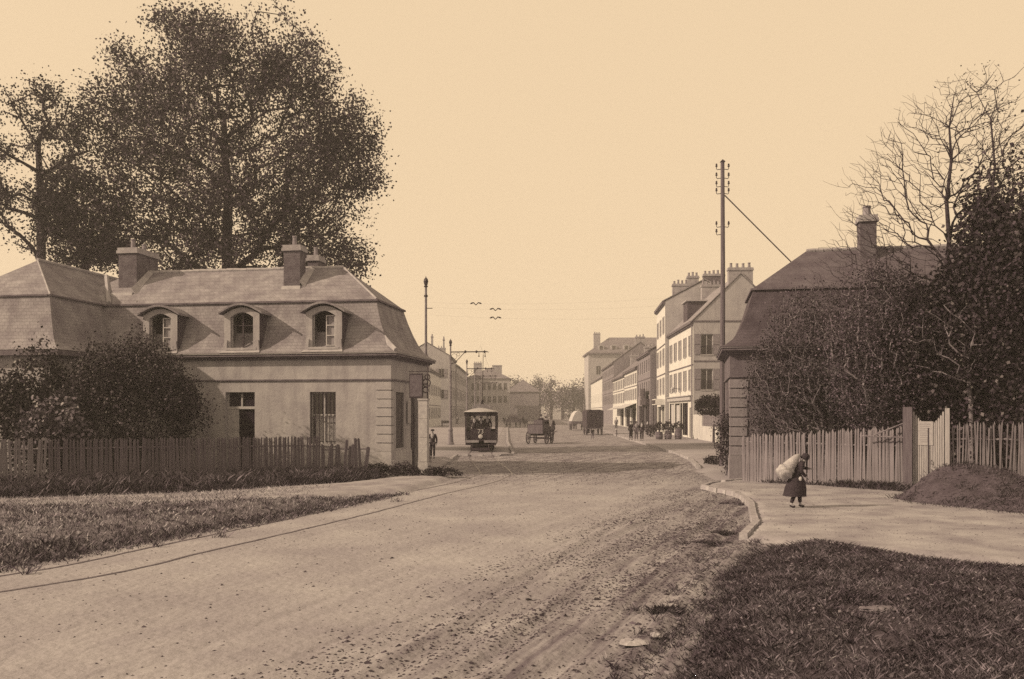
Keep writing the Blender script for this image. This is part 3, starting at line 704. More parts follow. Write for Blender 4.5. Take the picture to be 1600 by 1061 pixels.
chimney(lp, TL, 13.35, 14.3, 2.1, 4.0, 8.2, 10.7, 2)
for (ua, ub, z0) in ((5.75, 6.0, 8.35), (4.95-1.05, 4.95-.05, 8.35)): pass
for u0, u1 in ((4.87, 5.83), (13.25, 14.4)):
    fl = MB(); fl.use(mortar)
    fl.frus(((u1-u0)/2,.05),((u1-u0)/2-.02,.05),((u0+u1)/2,1.72 if u0 < 10 else 1.5),((u0+u1)/2,1.85 if u0 < 10 else 1.66),8.32 if u0 < 10 else 8.1,8.62 if u0 < 10 else 8.45,TL)
    e = .12; v0 = 1.8 if u0 < 10 else 1.6
    slope = (9.63-7.78)/(3.175-.9); zf = lambda v: 7.78+(v-.9)*slope
    for uu in (u0-.02,):
        fl.add([(uu-.16,v0,zf(v0)+.02),(uu+.1,v0,zf(v0)+.3),(uu+.1,3.1,zf(3.1)+.16),(uu-.16,3.1,zf(3.1)+.02)], [(0,1,2,3)], TL)
    fl.build('lead_flashing', lp)
# side wing of the left pavilion
wg = MB(); wg.use(plaster); wg.box(13.4, 20.0, -3.8, 3.0, -.3, 5.1, TL); wg.use(cornice_m); wg.box(13.0, 20.4, -4.2, 3.2, 5.1, 5.34, TL)
wg.use(slate); prof = [(-.42,5.341),(-.20,5.44),(.08,5.66),(.34,6.05),(.56,6.55),(.76,7.1),(.95,7.74)]
rings_roof(wg, 13.4, 20.0, -3.8, 9.0, prof, TL); wg.use(cornice_m)
wg.box(14.26, 14.42, -2.9, 8, 7.74, 7.81, TL); wg.box(14.421, 19.1, -2.94, -2.8, 7.74, 7.81, TL)
wg.use(tiles); wg.add([(14.3,-2.9,7.79),(19.1,-2.9,7.79),(19.1,8.1,7.79),(14.3,8.1,7.79),(16.7,-.5,9.72),(16.7,6.6,9.72)], [(0,1,4),(1,2,5,4),(2,3,5),(3,0,4,5)], TL)
wg.use(mortar); wg.tube([(14.3,-2.9,7.80),(16.7,-.5,9.73)], .04, 6, TL); wg.tube([(16.7,-.5,9.76),(16.7,6.6,9.76)], .08, 6, TL)
wg.build('side_wing', lp)
# zinc valley between wing and main roof, hip ridges of the end
for nm_, pp_, rr_ in (('lead_hip', [(.92,.92,7.82),(3.27,3.175,9.64)], .045), ('lead_valley', [(14.0,.85,7.86),(15.6,3.1,9.5)], .11), ('lead_corner', [(-.35,-.35,5.42),(.06,.06,5.72),(.34,.34,6.1)], [.10,.12,.03])):
    hp = MB(); hp.use(mortar); hp.tube(pp_, rr_, 6, TL); hp.build(nm_, lp)
# notice on side wall
nb = MB(); nb.use(paper_m); nb.box(-.07, -.05, 2.55, 3.1, 2.2, 3.25, TL); nb.build('notice', lp)

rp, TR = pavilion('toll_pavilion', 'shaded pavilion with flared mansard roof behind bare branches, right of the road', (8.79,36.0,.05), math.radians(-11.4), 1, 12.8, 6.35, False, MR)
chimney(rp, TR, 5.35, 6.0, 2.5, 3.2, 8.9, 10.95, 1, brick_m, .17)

# ------------------------------------------------------------------ street houses
WINM = {}
def win_obj(root, side, s, a0, z0, w, h, shut, mfr=paint_l, sm=shutter_m, rail=False):
    key = (side, s, round(w, 2), round(h, 2), shut, mfr.name, sm.name, rail)
    TT = (lambda p: (s*p[1], p[0], p[2])) if side == 'f' else (lambda p: (s*p[0], p[1], p[2]))
    if key not in WINM:
        mb = MB(); mb.use(mfr); y = .12
        for a, b, c0, c1 in ((0,.07,0,h),(w-.07,w,0,h),(.07,w-.07,0,.07),(.07,w-.07,h-.07,h),(w/2-.04,w/2+.04,.07,h-.07)): mb.box(a, b, y, y+.05, c0, c1, TT)
        mb.use(glass); mb.box(.04, w-.04, y+.052, y+.06, .04, h-.04, TT); mb.use(paint_l); mb.box(-.06, w+.06, -.06, .1, -.08, -.002, TT)
        o = mb.build('window', root); ch = []
        if shut:
            for sx in (-w/2-.02, w+.02):
                q = MB(); q.use(sm); q.box(sx, sx+w/2, -.055, -.015, 0, h, TT); q.use(paint_d); q.box(sx+.03, sx+w/2-.03, -.062, -.056, h*.48, h*.5, TT)
                ch.append(q.build('shutter', o))
        if rail:
            q = MB(); q.use(iron); q.box(0, w, -.05, -.02, .85, .9, TT)
            for k in range(9): q.box(w*k/8-.012, w*k/8+.012, -.045, -.02, .02, .849, TT)
            ch.append(q.build('window_guard', o))
        WINM[key] = o
    else:
        src = WINM[key]; o = src.copy(); C.objects.link(o); o.parent = root
        for g in src.children: d = g.copy(); C.objects.link(d); d.parent = o
    o.location = TT((a0, 0, z0)); return o
def rowhouse(name, label, ox, oy, rz, s, L, D, eave, ridge, mf, mg, mr, floors, nwin, gwin=(), w=1.05, shut=True, chim=(), shop=None, roof='gable', sm=shutter_m, z0=0.0, ww=None, over=.35, mwin=paint_l):
    root = thing(name, label, 'house', (ox, oy, z0), rz)
    T = lambda p: (s*p[0], p[1], p[2]); TF = lambda p: (s*p[1], p[0], p[2])
    holes = []
    for fi, (za, zb) in enumerate(floors):
        for k in range(nwin):
            a = L*(k+.5)/nwin-w/2; holes.append((a, a+w, za, zb))
    if shop: 
        for (a, b, za, zb) in shop: holes.append((a, b, za, zb))
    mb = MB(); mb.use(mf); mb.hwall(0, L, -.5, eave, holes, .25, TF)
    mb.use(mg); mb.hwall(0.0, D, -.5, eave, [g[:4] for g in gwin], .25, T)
    mb.box(.3, D, L-.02, L, -.5, eave, T); mb.box(D-.02, D, .02, L-.03, -.5, eave, T)
    if roof == 'gable':
        mb.add([(0,0,eave),(D,0,eave),(D/2,0,ridge)], [(0,1,2)], T); mb.add([(0,L,eave),(D,L,eave),(D/2,L,ridge)], [(0,1,2)], T)
    mb.build('wall', root)
    for (a, b, za, zb) in holes[:len(floors)*nwin]: win_obj(root, 'f', s, a, za, b-a, zb-za, shut, mwin, sm)
    for g in gwin: win_obj(root, 'g', s, g[0], g[2], g[1]-g[0], g[3]-g[2], shut, mwin, sm, True)
    c = MB(); c.use(cornice_m); c.box(-over, 0, -.02, L, eave-.28, eave, T); c.box(-over*.6, 0, 0, L, eave-.40, eave-.281, T)
    for (za, zb) in floors[:-1] if len(floors) > 1 else []: c.box(-.06, 0, 0, L, zb+.35, zb+.47, T)
    c.build('cornice', root)
    r = MB(); r.use(mr); k = (ridge-eave)/(D/2); t = .12
    if roof == 'gable':
        for sx in (0, 1):
            X0 = -over if sx == 0 else D+over; zz0 = eave-over*k+.1
            pts = [(X0, zz0), (D/2, ridge+.1), (D/2, ridge+.1+t), (X0, zz0+t)]
            r.extrude(pts if sx == 0 else pts[::-1], -.08, L+.08, T)
    else:
        hh = min(D, L)/2; A = [(-over,-over,eave+.01),(D+over,-over,eave+.01),(D+over,L+over,eave+.01),(-over,L+over,eave+.01)]
        if L >= D: r0, r1 = (D/2, hh, ridge), (D/2, L-hh, ridge); r.add(A+[r0, r1], [(0,1,4),(1,2,5,4),(2,3,5),(3,0,4,5),(0,3,2,1)], T)
        else: r0, r1 = (hh, L/2, ridge), (D-hh, L/2, ridge); r.add(A+[r0, r1], [(0,1,5,4),(1,2,5),(2,3,4,5),(3,0,4),(0,3,2,1)], T)
    r.build('roof', root)
    for ch in chim: chimney(root, T, *ch[:6], pots=ch[6], m=ch[7] if len(ch) > 7 else chim_m, potr=.14)
    return root, T
rz = math.radians(-1.95)
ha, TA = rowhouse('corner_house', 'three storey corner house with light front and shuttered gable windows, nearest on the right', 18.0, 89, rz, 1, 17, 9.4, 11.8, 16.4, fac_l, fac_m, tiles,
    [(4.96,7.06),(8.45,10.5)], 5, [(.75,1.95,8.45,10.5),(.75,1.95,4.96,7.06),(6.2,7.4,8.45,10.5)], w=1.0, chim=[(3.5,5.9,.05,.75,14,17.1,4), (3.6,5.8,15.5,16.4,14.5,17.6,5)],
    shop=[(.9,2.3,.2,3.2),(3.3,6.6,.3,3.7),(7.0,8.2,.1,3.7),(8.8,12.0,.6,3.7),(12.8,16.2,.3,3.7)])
g = MB(); g.use(cornice_m); g.box(.02, 9.4, -.07, 0, 11.72, 11.84, TA); g.box(.02, 9.4, -.05, 0, 7.75, 7.87, TA); g.use(paint_l); g.box(-.3, 0, .4, 16.6, 3.95, 4.35, TA); g.use(fac_m); g.box(-.45, 0, .3, 16.7, 4.351, 4.45, TA); g.build('shop_fascia', ha)
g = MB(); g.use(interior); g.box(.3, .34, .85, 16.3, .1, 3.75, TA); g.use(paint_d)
for y in (3.3, 6.5, 8.15, 8.75, 11.95, 12.75, 16.15): g.box(-.02, .1, y, y+.1, .1, 3.75, TA)
g.use(canvas); g.box(.12, .16, 8.9, 11.9, 1.0, 3.5, TA); g.box(.12, .16, 12.9, 16, .8, 3.6, TA); g.build('shopfront', ha)
g = MB(); g.use(slate_d); g.box(.5, 3.4, 6.6, 9.4, 12.0, 14.55, TA); g.use(mortar); g.box(.3, 3.5, 6.4, 9.6, 14.551, 14.67, TA); d = g.build('roof_dormer', ha)
g = MB(); g.use(iron_l); g.tube([(-.1,.25,0),(-.1,.25,11.6)], .07, 6, TA); g.build('downpipe', ha)
g = MB(); g.use(iron); g.tube([(0,8.0,5.2),(-.9,8.0,5.35)], .03, 6, TA); g.use(paint_l); g.lathe([(.08,4.75),(.2,5.2),(.24,5.25),(.05,5.45)], 6, (-.9,8.0), TA); g.build('wall_lantern', ha)
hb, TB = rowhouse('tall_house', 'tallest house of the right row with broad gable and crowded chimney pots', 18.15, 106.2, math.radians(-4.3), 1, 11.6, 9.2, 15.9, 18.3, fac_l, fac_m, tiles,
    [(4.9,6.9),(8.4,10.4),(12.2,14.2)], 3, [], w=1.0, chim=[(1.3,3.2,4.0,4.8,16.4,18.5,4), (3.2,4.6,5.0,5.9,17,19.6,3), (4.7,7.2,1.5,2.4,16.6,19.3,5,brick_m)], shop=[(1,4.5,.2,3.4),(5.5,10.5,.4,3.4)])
g = MB(); g.use(interior); g.box(.3, .34, .9, 10.6, .1, 3.5, TB); g.use(fac_l); g.box(-1.1, 0, .5, 5.5, 3.6, 4.3, TB); g.use(paint_d); g.box(-1.12, -1.1, .6, 5.4, 3.7, 4.2, TB); g.box(-1.0, -.9, .6, .75, 0, 3.6, TB); g.box(-1.0, -.9, 5.2, 5.35, 0, 3.6, TB); g.build('shop_porch', hb)
hc, TC_ = rowhouse('grey_house', 'grey house with dark narrow windows and a dark shopfront in the right row', 18.35, 119, math.radians(-2.6), 1, 17.6, 10, 10.9, 13.6, fac_g, fac_g, roof_f,
    [(5.0,6.9),(8.2,9.9)], 6, [], w=1.1, shut=False, chim=[(4,6,.3,1.1,12,14.6,3)], shop=[(1.2,7.5,.1,3.6),(9,16,.3,3.6)], mwin=paint_d)
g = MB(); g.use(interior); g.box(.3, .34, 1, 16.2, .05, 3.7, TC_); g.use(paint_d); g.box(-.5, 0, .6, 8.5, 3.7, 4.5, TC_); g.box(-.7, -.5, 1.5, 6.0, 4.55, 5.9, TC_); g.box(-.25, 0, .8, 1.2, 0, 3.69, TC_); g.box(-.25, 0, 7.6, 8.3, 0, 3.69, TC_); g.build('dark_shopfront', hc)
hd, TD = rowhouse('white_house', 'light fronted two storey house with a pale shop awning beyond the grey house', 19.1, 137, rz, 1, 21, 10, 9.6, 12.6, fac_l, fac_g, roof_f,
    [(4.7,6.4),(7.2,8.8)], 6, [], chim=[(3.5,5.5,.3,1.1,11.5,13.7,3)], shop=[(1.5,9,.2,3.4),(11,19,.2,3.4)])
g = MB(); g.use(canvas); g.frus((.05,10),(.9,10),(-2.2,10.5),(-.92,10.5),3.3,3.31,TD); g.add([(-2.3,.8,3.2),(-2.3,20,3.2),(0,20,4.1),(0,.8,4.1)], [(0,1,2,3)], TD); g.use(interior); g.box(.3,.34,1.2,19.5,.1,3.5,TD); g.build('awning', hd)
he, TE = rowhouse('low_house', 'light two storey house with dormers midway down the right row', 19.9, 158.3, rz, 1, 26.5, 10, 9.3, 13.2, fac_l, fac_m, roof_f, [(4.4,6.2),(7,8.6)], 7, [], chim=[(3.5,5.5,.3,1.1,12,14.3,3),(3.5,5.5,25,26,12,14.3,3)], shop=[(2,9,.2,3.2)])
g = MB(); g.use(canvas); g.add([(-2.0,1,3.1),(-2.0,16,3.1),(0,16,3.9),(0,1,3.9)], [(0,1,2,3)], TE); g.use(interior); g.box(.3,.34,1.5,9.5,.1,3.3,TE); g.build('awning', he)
hf, _ = rowhouse('greyish_house', 'greyish three storey house towards the far end of the right row', 21.0, 185.2, rz, 1, 35, 11, 13.0, 17.0, fac_g, fac_g, roof_f, [(4.4,6.4),(7.6,9.5),(10.6,12.0)], 8, [], chim=[(4.5,6.5,.3,1.3,15.8,18.3,3)])  # grey facade material on front and gable alike
hg, _ = rowhouse('end_house', 'pale end house closing the right row before the trees', 22.3, 221, rz, 1, 52, 11, 11.4, 15.5, fac_l, fac_l, roof_f, [(1.2,3.4),(5.4,7.4)], 8, [], chim=[(4.5,6.5,.3,1.3,14.5,16.5,3)], shut=False)

# far school block on the right with mansard dormers
sch = thing('school_building', 'large distant building with hipped roof, dormers and one tall chimney above the right row', 'building', (24.3, 285, 0))
mb = MB(); mb.use(fac_m); T0 = lambda p: tuple(p)
hs = [(2.5+i*4.2, 4.0+i*4.2, z, z+2.8) for i in range(8) for z in (3, 8.5, 14.5)]
mb.hwall(0, 36, -.5, 21, hs, .3, T0); mb.hwall(0, 16, -.5, 21, [], .3, lambda p: (p[1], p[0], p[2])); mb.box(.05, 36, 15.7, 16, -.5, 21); mb.build('wall', sch)
for h in hs:
    if h[2] > 8: win_obj(sch, 'g', 1, h[0], h[2], 1.5, 2.8, False)
mb = MB(); mb.use(cornice_m); mb.box(-.6, 36.6, -.6, 16.6, 21, 21.5); mb.build('cornice', sch)
mb = MB(); mb.use(roof_f); mb.add([(-.5,-.5,21.5),(36.5,-.5,21.5),(36.5,16.5,21.5),(-.5,16.5,21.5),(7.5,8,27),(30,8,27)], [(0,1,5,4),(1,2,5),(2,3,4,5),(3,0,4)]); mb.build('roof', sch)
pr = None
for i in range(8):
    if pr is None:
        mb = MB(); mb.use(fac_m); mb.extrude(arch_pts(0, 1.8, 0, 1.5, .5, 6), 0, 3, T0); mb.use(glass); mb.box(-.5, .5, -.03, -.005, .3, 1.5); pr = mb.build('dormer', sch); o = pr
    else: o = pr.copy(); C.objects.link(o); o.parent = sch
    o.location = (4.2+i*4.0, 1.1, 22.3)
chimney(sch, T0, 2.3, 4.4, 6, 8, 22, 28.2, 3, chim_m, .2)

# left row
la, _ = rowhouse('pale_house', 'low pale house seen end on beside the left pavilion', -14.0, 150, 0, -1, 26, 9, 9.8, 12.8, fac_l, fac_l, roof_f, [(1.5,3.4),(5.6,7.4)], 6, [(1.2,2.3,5.4,7.4)], chim=[(3.5,5.5,1,1.8,11.5,13.8,2)], z0=.1)
lb, _ = rowhouse('gabled_house', 'gabled house standing tallest in the left row', -12.6, 180, 0, -1, 20, 9, 14.0, 16.6, fac_m, fac_m, roof_f, [(1.5,3.5),(5.4,7.4),(9.6,11.6)], 4, [(1.0,2.1,9.6,11.4),(4.2,5.3,9.6,11.4),(1.0,2.1,5.4,7.2)], chim=[(3.3,3.7,.4,.8,15.5,18.0,1),(1.0,1.3,.4,.8,14.5,17.4,1)])
lc, _ = rowhouse('long_house', 'long three storey house behind the tram masts in the left row', -12.4, 200.5, 0, -1, 49, 10, 13.2, 17.3, fac_m, fac_g, roof_f, [(1.5,3.5),(5.4,7.4),(9.4,11.4)], 9, [], chim=[(4,6,20,21,16.5,18.5,3)])
ld, _ = rowhouse('end_block', 'broad house with two square chimneys facing down the street above the tram', -.6, 250, 0, -1, 14, 12, 12.0, 15.3, fac_m, fac_m, roof_f, [(1.5,3.5),(5.4,7.2),(8.6,10.6)], 4,
    [(.8+i*1.5, 1.7+i*1.5, z, z+1.9) for i in range(7) for z in (5.2, 8.8)], shut=False, chim=[(2.3,5.0,5,6.4,13.2,16.0,0), (8.0,10.3,5,6,13.6,16.6,4)], roof='hip')
le, _ = rowhouse('low_hall', 'low grey hall with hipped roof between the left row and the trees', -1.4, 268, 0, 1, 14, 9.5, 8.7, 12.6, fac_g, fac_g, roof_f, [(1.5,3.5)], 4, [], roof='hip')
# far white walls behind the trees
for i, (px0, px1, py, lab) in enumerate(((892,921,618,'pale far wall seen between tree trunks, nearest the right row'),(864,880,628,'pale far house front seen through the middle of the trees'),(832,850,632,'small pale far house front behind the left trees'))):
    d = 335; x0, x1 = at(px0, d), at(px1, d); z1 = zz(py, d); o = thing('far_house', lab, 'house', (x0, d, 0))
    mb = MB(); mb.use(white_m); mb.box(0, x1-x0, 0, 8, -.5, z1); mb.build('wall', o)
    mb = MB(); mb.use(roof_f); mb.add([(-.3,-.3,z1+.005),(x1-x0+.3,-.3,z1+.005),(x1-x0+.3,8.3,z1+.005),(-.3,8.3,z1+.005),(-.3,4,z1+3),(x1-x0+.3,4,z1+3)], [(0,1,5,4),(1,2,5),(2,3,4,5),(3,0,4)]); mb.build('roof', o)

# white garden wall, trellis and gate post on the right
gw = thing('garden_wall', 'whitewashed garden wall with wooden trellis on top running back from the right pavilion', 'wall', (17.45, 70, 0))
gw.rotation_euler = (0, 0, -math.atan2(.5, 18.6))
mb = MB(); mb.use(white_m); mb.box(0, .3, 0, 14, -.2, 1.45); mb.box(-.02, .32, 14.001, 18.8, -.2, 2.5); mb.build('wall', gw)
mb = MB(); mb.use(wood_r)
for y in (0, 4.6, 9.3, 13.9): mb.box(.08, .22, y-.06, y+.06, 1.45, 3.1)
for z in (1.7, 2.9): mb.box(.12, .18, 0, 13.9, z, z+.08)
o = mb.build('trellis_rails', gw); pr = None
for k in range(46):
    if pr is None: q = MB(); q.box(.09, .115, -.09, .09, 1.5, 3.05); pr = q.build('trellis_slat', gw, wood_r); oo = pr
    else: oo = pr.copy(); C.objects.link(oo); oo.parent = gw
    oo.location = (0, .2+k*.3, 0)
mb = MB(); mb.use(wood_d); mb.frus((.10,.10),(.08,.08),(-.4,6.5),(-.4,6.5),-.2,1.7); mb.build('leaning_post', gw)

# ------------------------------------------------------------------ trees
def frusta(name, A, B, ra, rb, m, parent, n=5):
    d = B-A; L = np.linalg.norm(d, axis=1)[:,None]+1e-9; d = d/L
    ref = np.where(np.abs(d[:,2:3]) > .9, np.array([[1.,0,0]]), np.array([[0,0,1.]]))
    u = np.cross(d, ref); u /= np.linalg.norm(u, axis=1)[:,None]; v = np.cross(d, u)
    B2 = B+d*rb[:,None]*.3; ring = []
    for k in range(n):
        a = 2*PI*k/n; o = u*math.cos(a)+v*math.sin(a); ring.append((A+o*ra[:,None], B2+o*rb[:,None]))
    V = []
    for k in range(n):
        a0, b0 = ring[k]; a1, b1 = ring[(k+1) % n]; V += [a0, a1, b1, b0]
    V = np.stack(V, 1).reshape(-1, 3)
    return qmesh(name, V, 4, m, parent)
def grow(trunk, targets, step=.6, alpha=.25, rt=.012, ex=.42, curve=.12, droop=0.0, upbias=.3):
    P = [np.array(p, float) for p in trunk]; par = [-1]+list(range(len(trunk)-1)); Ln = [0.0]
    for i in range(1, len(P)): Ln.append(Ln[-1]+np.linalg.norm(P[i]-P[i-1]))
    lo = max(1, int(len(P)*.25)); order = np.argsort([np.linalg.norm(t-P[-1])*.2+np.min(np.linalg.norm(np.array(P)-t, axis=1)) for t in targets])
    arr = np.zeros((len(P)+len(targets)*14, 3)); arr[:len(P)] = P; ln = np.zeros(len(arr)); ln[:len(P)] = Ln; n = len(P); tips = []
    for ti in order:
        t = targets[ti]; q = arr[lo:n]; dd = q-t; dist = np.sqrt((dd**2).sum(1)); cost = dist+alpha*ln[lo:n]+upbias*np.maximum(0, q[:,2]-t[2]+.25*dist)*1.2
        j = int(np.argmin(cost))+lo; a = arr[j].copy(); D = np.linalg.norm(t-a); k = max(1, min(12, int(round(D/step))))
        side = R.normal(0, 1, 3)*curve*D; pdir = a-arr[par[j]] if par[j] >= 0 else np.array([0,0,1.]); pdir = pdir/(np.linalg.norm(pdir)+1e-9)*D*.25
        prev = j
        for s in range(1, k+1):
            f = s/k; w_ = f*(1-f); p = a+(t-a)*f+(side+pdir)*w_*1.3+np.array([0,0,-droop*D*w_])+(R.normal(0, .03*step, 3) if s < k else 0)
            arr[n] = p; ln[n] = ln[prev]+np.linalg.norm(p-arr[prev]); par.append(prev); prev = n; n += 1
        tips.append(prev)
    cnt = np.zeros(n)
    for t_ in tips: cnt[t_] += 1
    for i in range(n-1, 0, -1): cnt[par[i]] += cnt[i]
    rad = rt*np.maximum(cnt, 1)**ex
    return arr[:n], np.array(par), rad, np.array(tips)
def ell(n, c, r, shell=.45, zmin=None):
    d = R.normal(0, 1, (n, 3)); d /= np.linalg.norm(d, axis=1)[:,None]; q = R.uniform(0, 1, n)**(1/3)
    q = np.maximum(q, R.uniform(shell, 1.0, n)*(.92+.12*np.sin(d[:,0]*5+d[:,2]*4)))
    p = np.array(c)+d*q[:,None]*np.array(r)
    if zmin is not None: p = p[p[:,2] > zmin]
    return p
def make_tree(name, label, cat, base, trunk, targets, leaf=None, leafs=(0,0,.2,.6), m=bark, group=None, **kw):
    root = thing(name, label, cat, base, 0, group)
    b = np.array(base); arr, par, rad, tips = grow([np.array(p)-b for p in trunk], targets-b, **kw)
    i = np.arange(1, len(arr)); nt_ = len(trunk)
    rp_ = rad[par[i]].copy(); isb = (par[i] < nt_) & (i >= nt_); rp_[isb] = np.minimum(rp_[isb], rad[i][isb]*1.5)
    rp_ = np.minimum(rp_, rad[i]*2.0)
    big = (i < nt_)
    frusta('trunk', arr[par[i[big]]], arr[i[big]], rad[par[i[big]]], rad[i[big]], m, root, 9)
    frusta('branches', arr[par[i[~big]]], arr[i[~big]], rp_[~big], rad[i[~big]], m, root, 4)
    if leaf is not None:
        per, size, spread = leafs
        src = np.concatenate([arr[tips], arr[par[tips]]]); c = np.repeat(src, per//2, axis=0)+R.normal(0, spread, (len(src)*(per//2), 3))
        leaf_quads('crown', c, R.uniform(size*.7, size*1.35, len(c)), leaf, root)
    return root
# great plane tree behind the left pavilion
d = 60
def X(px, d): return (px-800)*d/F
def Zp(py, d): return HC-(py-HY)*d/F
def gaps(tg, f=.55, cut=-.35, o=0):
    g = np.zeros(len(tg))
    for i in range(10):
        v = R.normal(0, f, 3)*(1+.3*i); g += np.sin(tg@v+R.uniform(0, 6.28))/(1+.3*i)
    return tg[g/2.2 > cut]
tg = np.concatenate([ell(900, (X(370,d), d, Zp(225,d)), (8.6, 7.0, 7.7), .35), ell(240, (X(205,d), d-1, Zp(310,d)), (4.4,4.5,5.0), .4), ell(170, (X(505,d), d, Zp(300,d)), (3.6,4.0,5.0), .4),
    ell(150, (X(400,d), d, Zp(75,d)), (4.6,4.0,2.6), .3), ell(90, (X(300,d), d, Zp(65,d)), (3.4,3.0,2.0), .3), ell(90, (X(220,d), d, Zp(130,d)), (2.9,3,2.6), .3), ell(60, (X(165,d), d, Zp(190,d)), (2.2,3,2.6), .3), ell(70, (X(545,d), d, Zp(200,d)), (2.2,3,2.4), .3), ell(60, (X(565,d), d, Zp(260,d)), (1.7,2,2.4), .3), ell(60, (X(480,d), d, Zp(110,d)), (2.4,3,2.2), .3)])
tg = np.concatenate([tg, ell(120, (X(150,d), d-1, Zp(365,d)), (3.0,3,3.0), .2), ell(120, (X(470,d), d, Zp(380,d)), (4.0,3,2.4), .2), ell(90, (X(270,d), d, Zp(385,d)), (4.0,3,2.0), .2), ell(130, (X(350,d), d-2, Zp(412,d)), (7.5,3,1.5), .1), ell(40, (X(550,d), d, Zp(400,d)), (1.2,2,1.2), .1)])
tg = np.concatenate([gaps(tg, .7, -.45), ell(150, (X(350,d), d, Zp(250,d)), (4.6,4,5.0), .0)])
tx = X(352, d)
make_tree('plane_tree', 'huge dense plane tree towering behind the left pavilion', 'tree', (tx, d, 0), [(tx,d,0),(tx+.1,d,2.5),(tx,d,5),(tx+.1,d,8),(tx+.2,d,11),(tx+.1,d,14),(tx+.2,d,17),(tx,d,20),(tx-.1,d,22.5)],
    tg, leaf_a, (48, .18, .46), m=bark, step=1.0, alpha=.2, rt=.018, ex=.41)
d = 57
tg = np.concatenate([ell(260, (X(58,d), d, Zp(260,d)), (3.6,3.5,5.6), .3), ell(60, (X(20,d), d, Zp(240,d)), (3.0,3,5.2), .3)])
tx = X(62, d)
make_tree('slender_tree', 'thin open crowned tree at the far left edge behind the wing roof', 'tree', (tx,d,0), [(tx,d,0),(tx,d,4),(tx+.3,d,8),(tx+.1,d,12),(tx+.1,d,15),(tx,d,18)], gaps(tg), leaf_a, (50,.16,.36), step=.9, alpha=.25, rt=.03, ex=.42)
d = 58; tg = np.concatenate([ell(190, (X(128,d), d, Zp(340,d)), (3.2,3,3.6), .3)]); tx = X(110, d)
make_tree('leaning_tree', 'smaller leafy tree with a slanting trunk between the plane tree and the left edge', 'tree', (X(82,d),d,0), [(X(82,d),d,0),(X(88,d),d,4),(X(100,d),d,8),(X(118,d),d,10.5),(X(140,d),d,13)], gaps(tg), leaf_a, (56,.17,.38), step=.9, alpha=.2, rt=.03, ex=.42)
# dark clipped-looking shrubs behind the left fence
def shrub(name, label, c, r, n, size, m, base, stems=5, cat='shrub', lumps=9, group=None):
    root = thing(name, label, cat, base, 0, group); b = np.array(base)
    L_ = [(np.array(c), np.array(r))]
    for k in range(lumps):
        dv = R.normal(0, 1, 3); dv /= np.linalg.norm(dv); dv[2] = abs(dv[2])*.8; L_.append((np.array(c)+dv*np.array(r)*.78, np.array(r)*R.uniform(.25, .42)))
    pts = []
    tot = sum((q[1][0]*q[1][2]) for q in L_)
    for cc, rr in L_:
        k = int(n*rr[0]*rr[2]/tot); dv = R.normal(0, 1, (k, 3)); dv /= np.linalg.norm(dv, axis=1)[:,None]
        pts.append(cc+dv*(rr*(1+.10*np.sin(dv[:,0:1]*9+dv[:,2:3]*7))*(1-R.normal(0, .13, (k, 1)))))
    c_ = np.concatenate(pts); c_ = c_[c_[:,2] > base[2]+.05]-b
    leaf_quads('foliage', c_, R.uniform(size*.6, size*1.4, len(c_)), m, root)
    mb = MB()
    for k in range(stems):
        a = R.uniform(0, 2*PI); e = np.array([math.cos(a)*r[0]*.5, math.sin(a)*r[1]*.5, (c[2]-base[2])*1.1]); mb.tube([(0,0,-.1),tuple(e*.4+np.array([.05,0,.1])),tuple(e)], [.07,.05,.02], 6)
    mb.build('stems', root, bark); return root
shrub('round_shrub', 'big dark rounded shrub behind the left fence hiding the pavilion wall', (at(195,36), 36.6, 2.85), (2.5,1.9,2.6), 42000, .10, leaf_b, (at(195,36), 36.6, .1))
shrub('tall_shrub', 'dark upright shrub at the left edge under the wing eave', (at(52,36), 36.4, 3.0), (1.2,1.0,2.25), 9000, .12, leaf_c, (at(52,36), 36.4, .1))
shrub('pale_shrub', 'paler large leaved shrub low behind the left end of the fence', (at(85,34.5), 34.7, 1.9), (1.35,.9,1.35), 5200, .15, leaf_p, (at(85,34.5), 34.7, .1))
shrub('edge_shrub', 'dark shrub cut by the left edge behind the fence', (at(-20,35), 35.5, 2.2), (1.6,1.1,2.0), 7000, .12, leaf_b, (at(-20,35), 35.5, .1))
for (px, py, rr, lab) in ((590,742,(.75,.4,.35),'low dark bush at the right end of the left fence'),(632,744,(.6,.4,.42),'low dark bush against the pavilion side wall'),(690,744,(.75,.45,.26),'low bush just right of the white post')):
    x, y = gp(px, py, .1); shrub('low_bush', lab, (x, y, .2), rr, 2600, .07, leaf_c, (x, y, .08), 2, 'bush', 4)

for (px, py, r_, lab) in ((1142,788,(.38,.22,.09),'flat clump of weeds growing against the bend of the right kerb'),(1105,850,(.5,.16,.08),'low line of weeds on the road just before the near end of the right kerb'),(1128,834,(.25,.14,.07),'tiny weed clump beside the near end of the right kerb'),(1040,955,(.22,.2,.10),'small weed clump on the road left of the dark grass')):
    x, y = gp(px, py, .0); q_ = R.normal(0, .5, (700, 2))*np.array(r_[:2]); o_ = blades('weed_clump', q_, np.zeros(700), .03, .12, .009, grass_d, .8); o_.location = (x, y, .0); tag(o_, lab, 'weeds', kind='stuff')
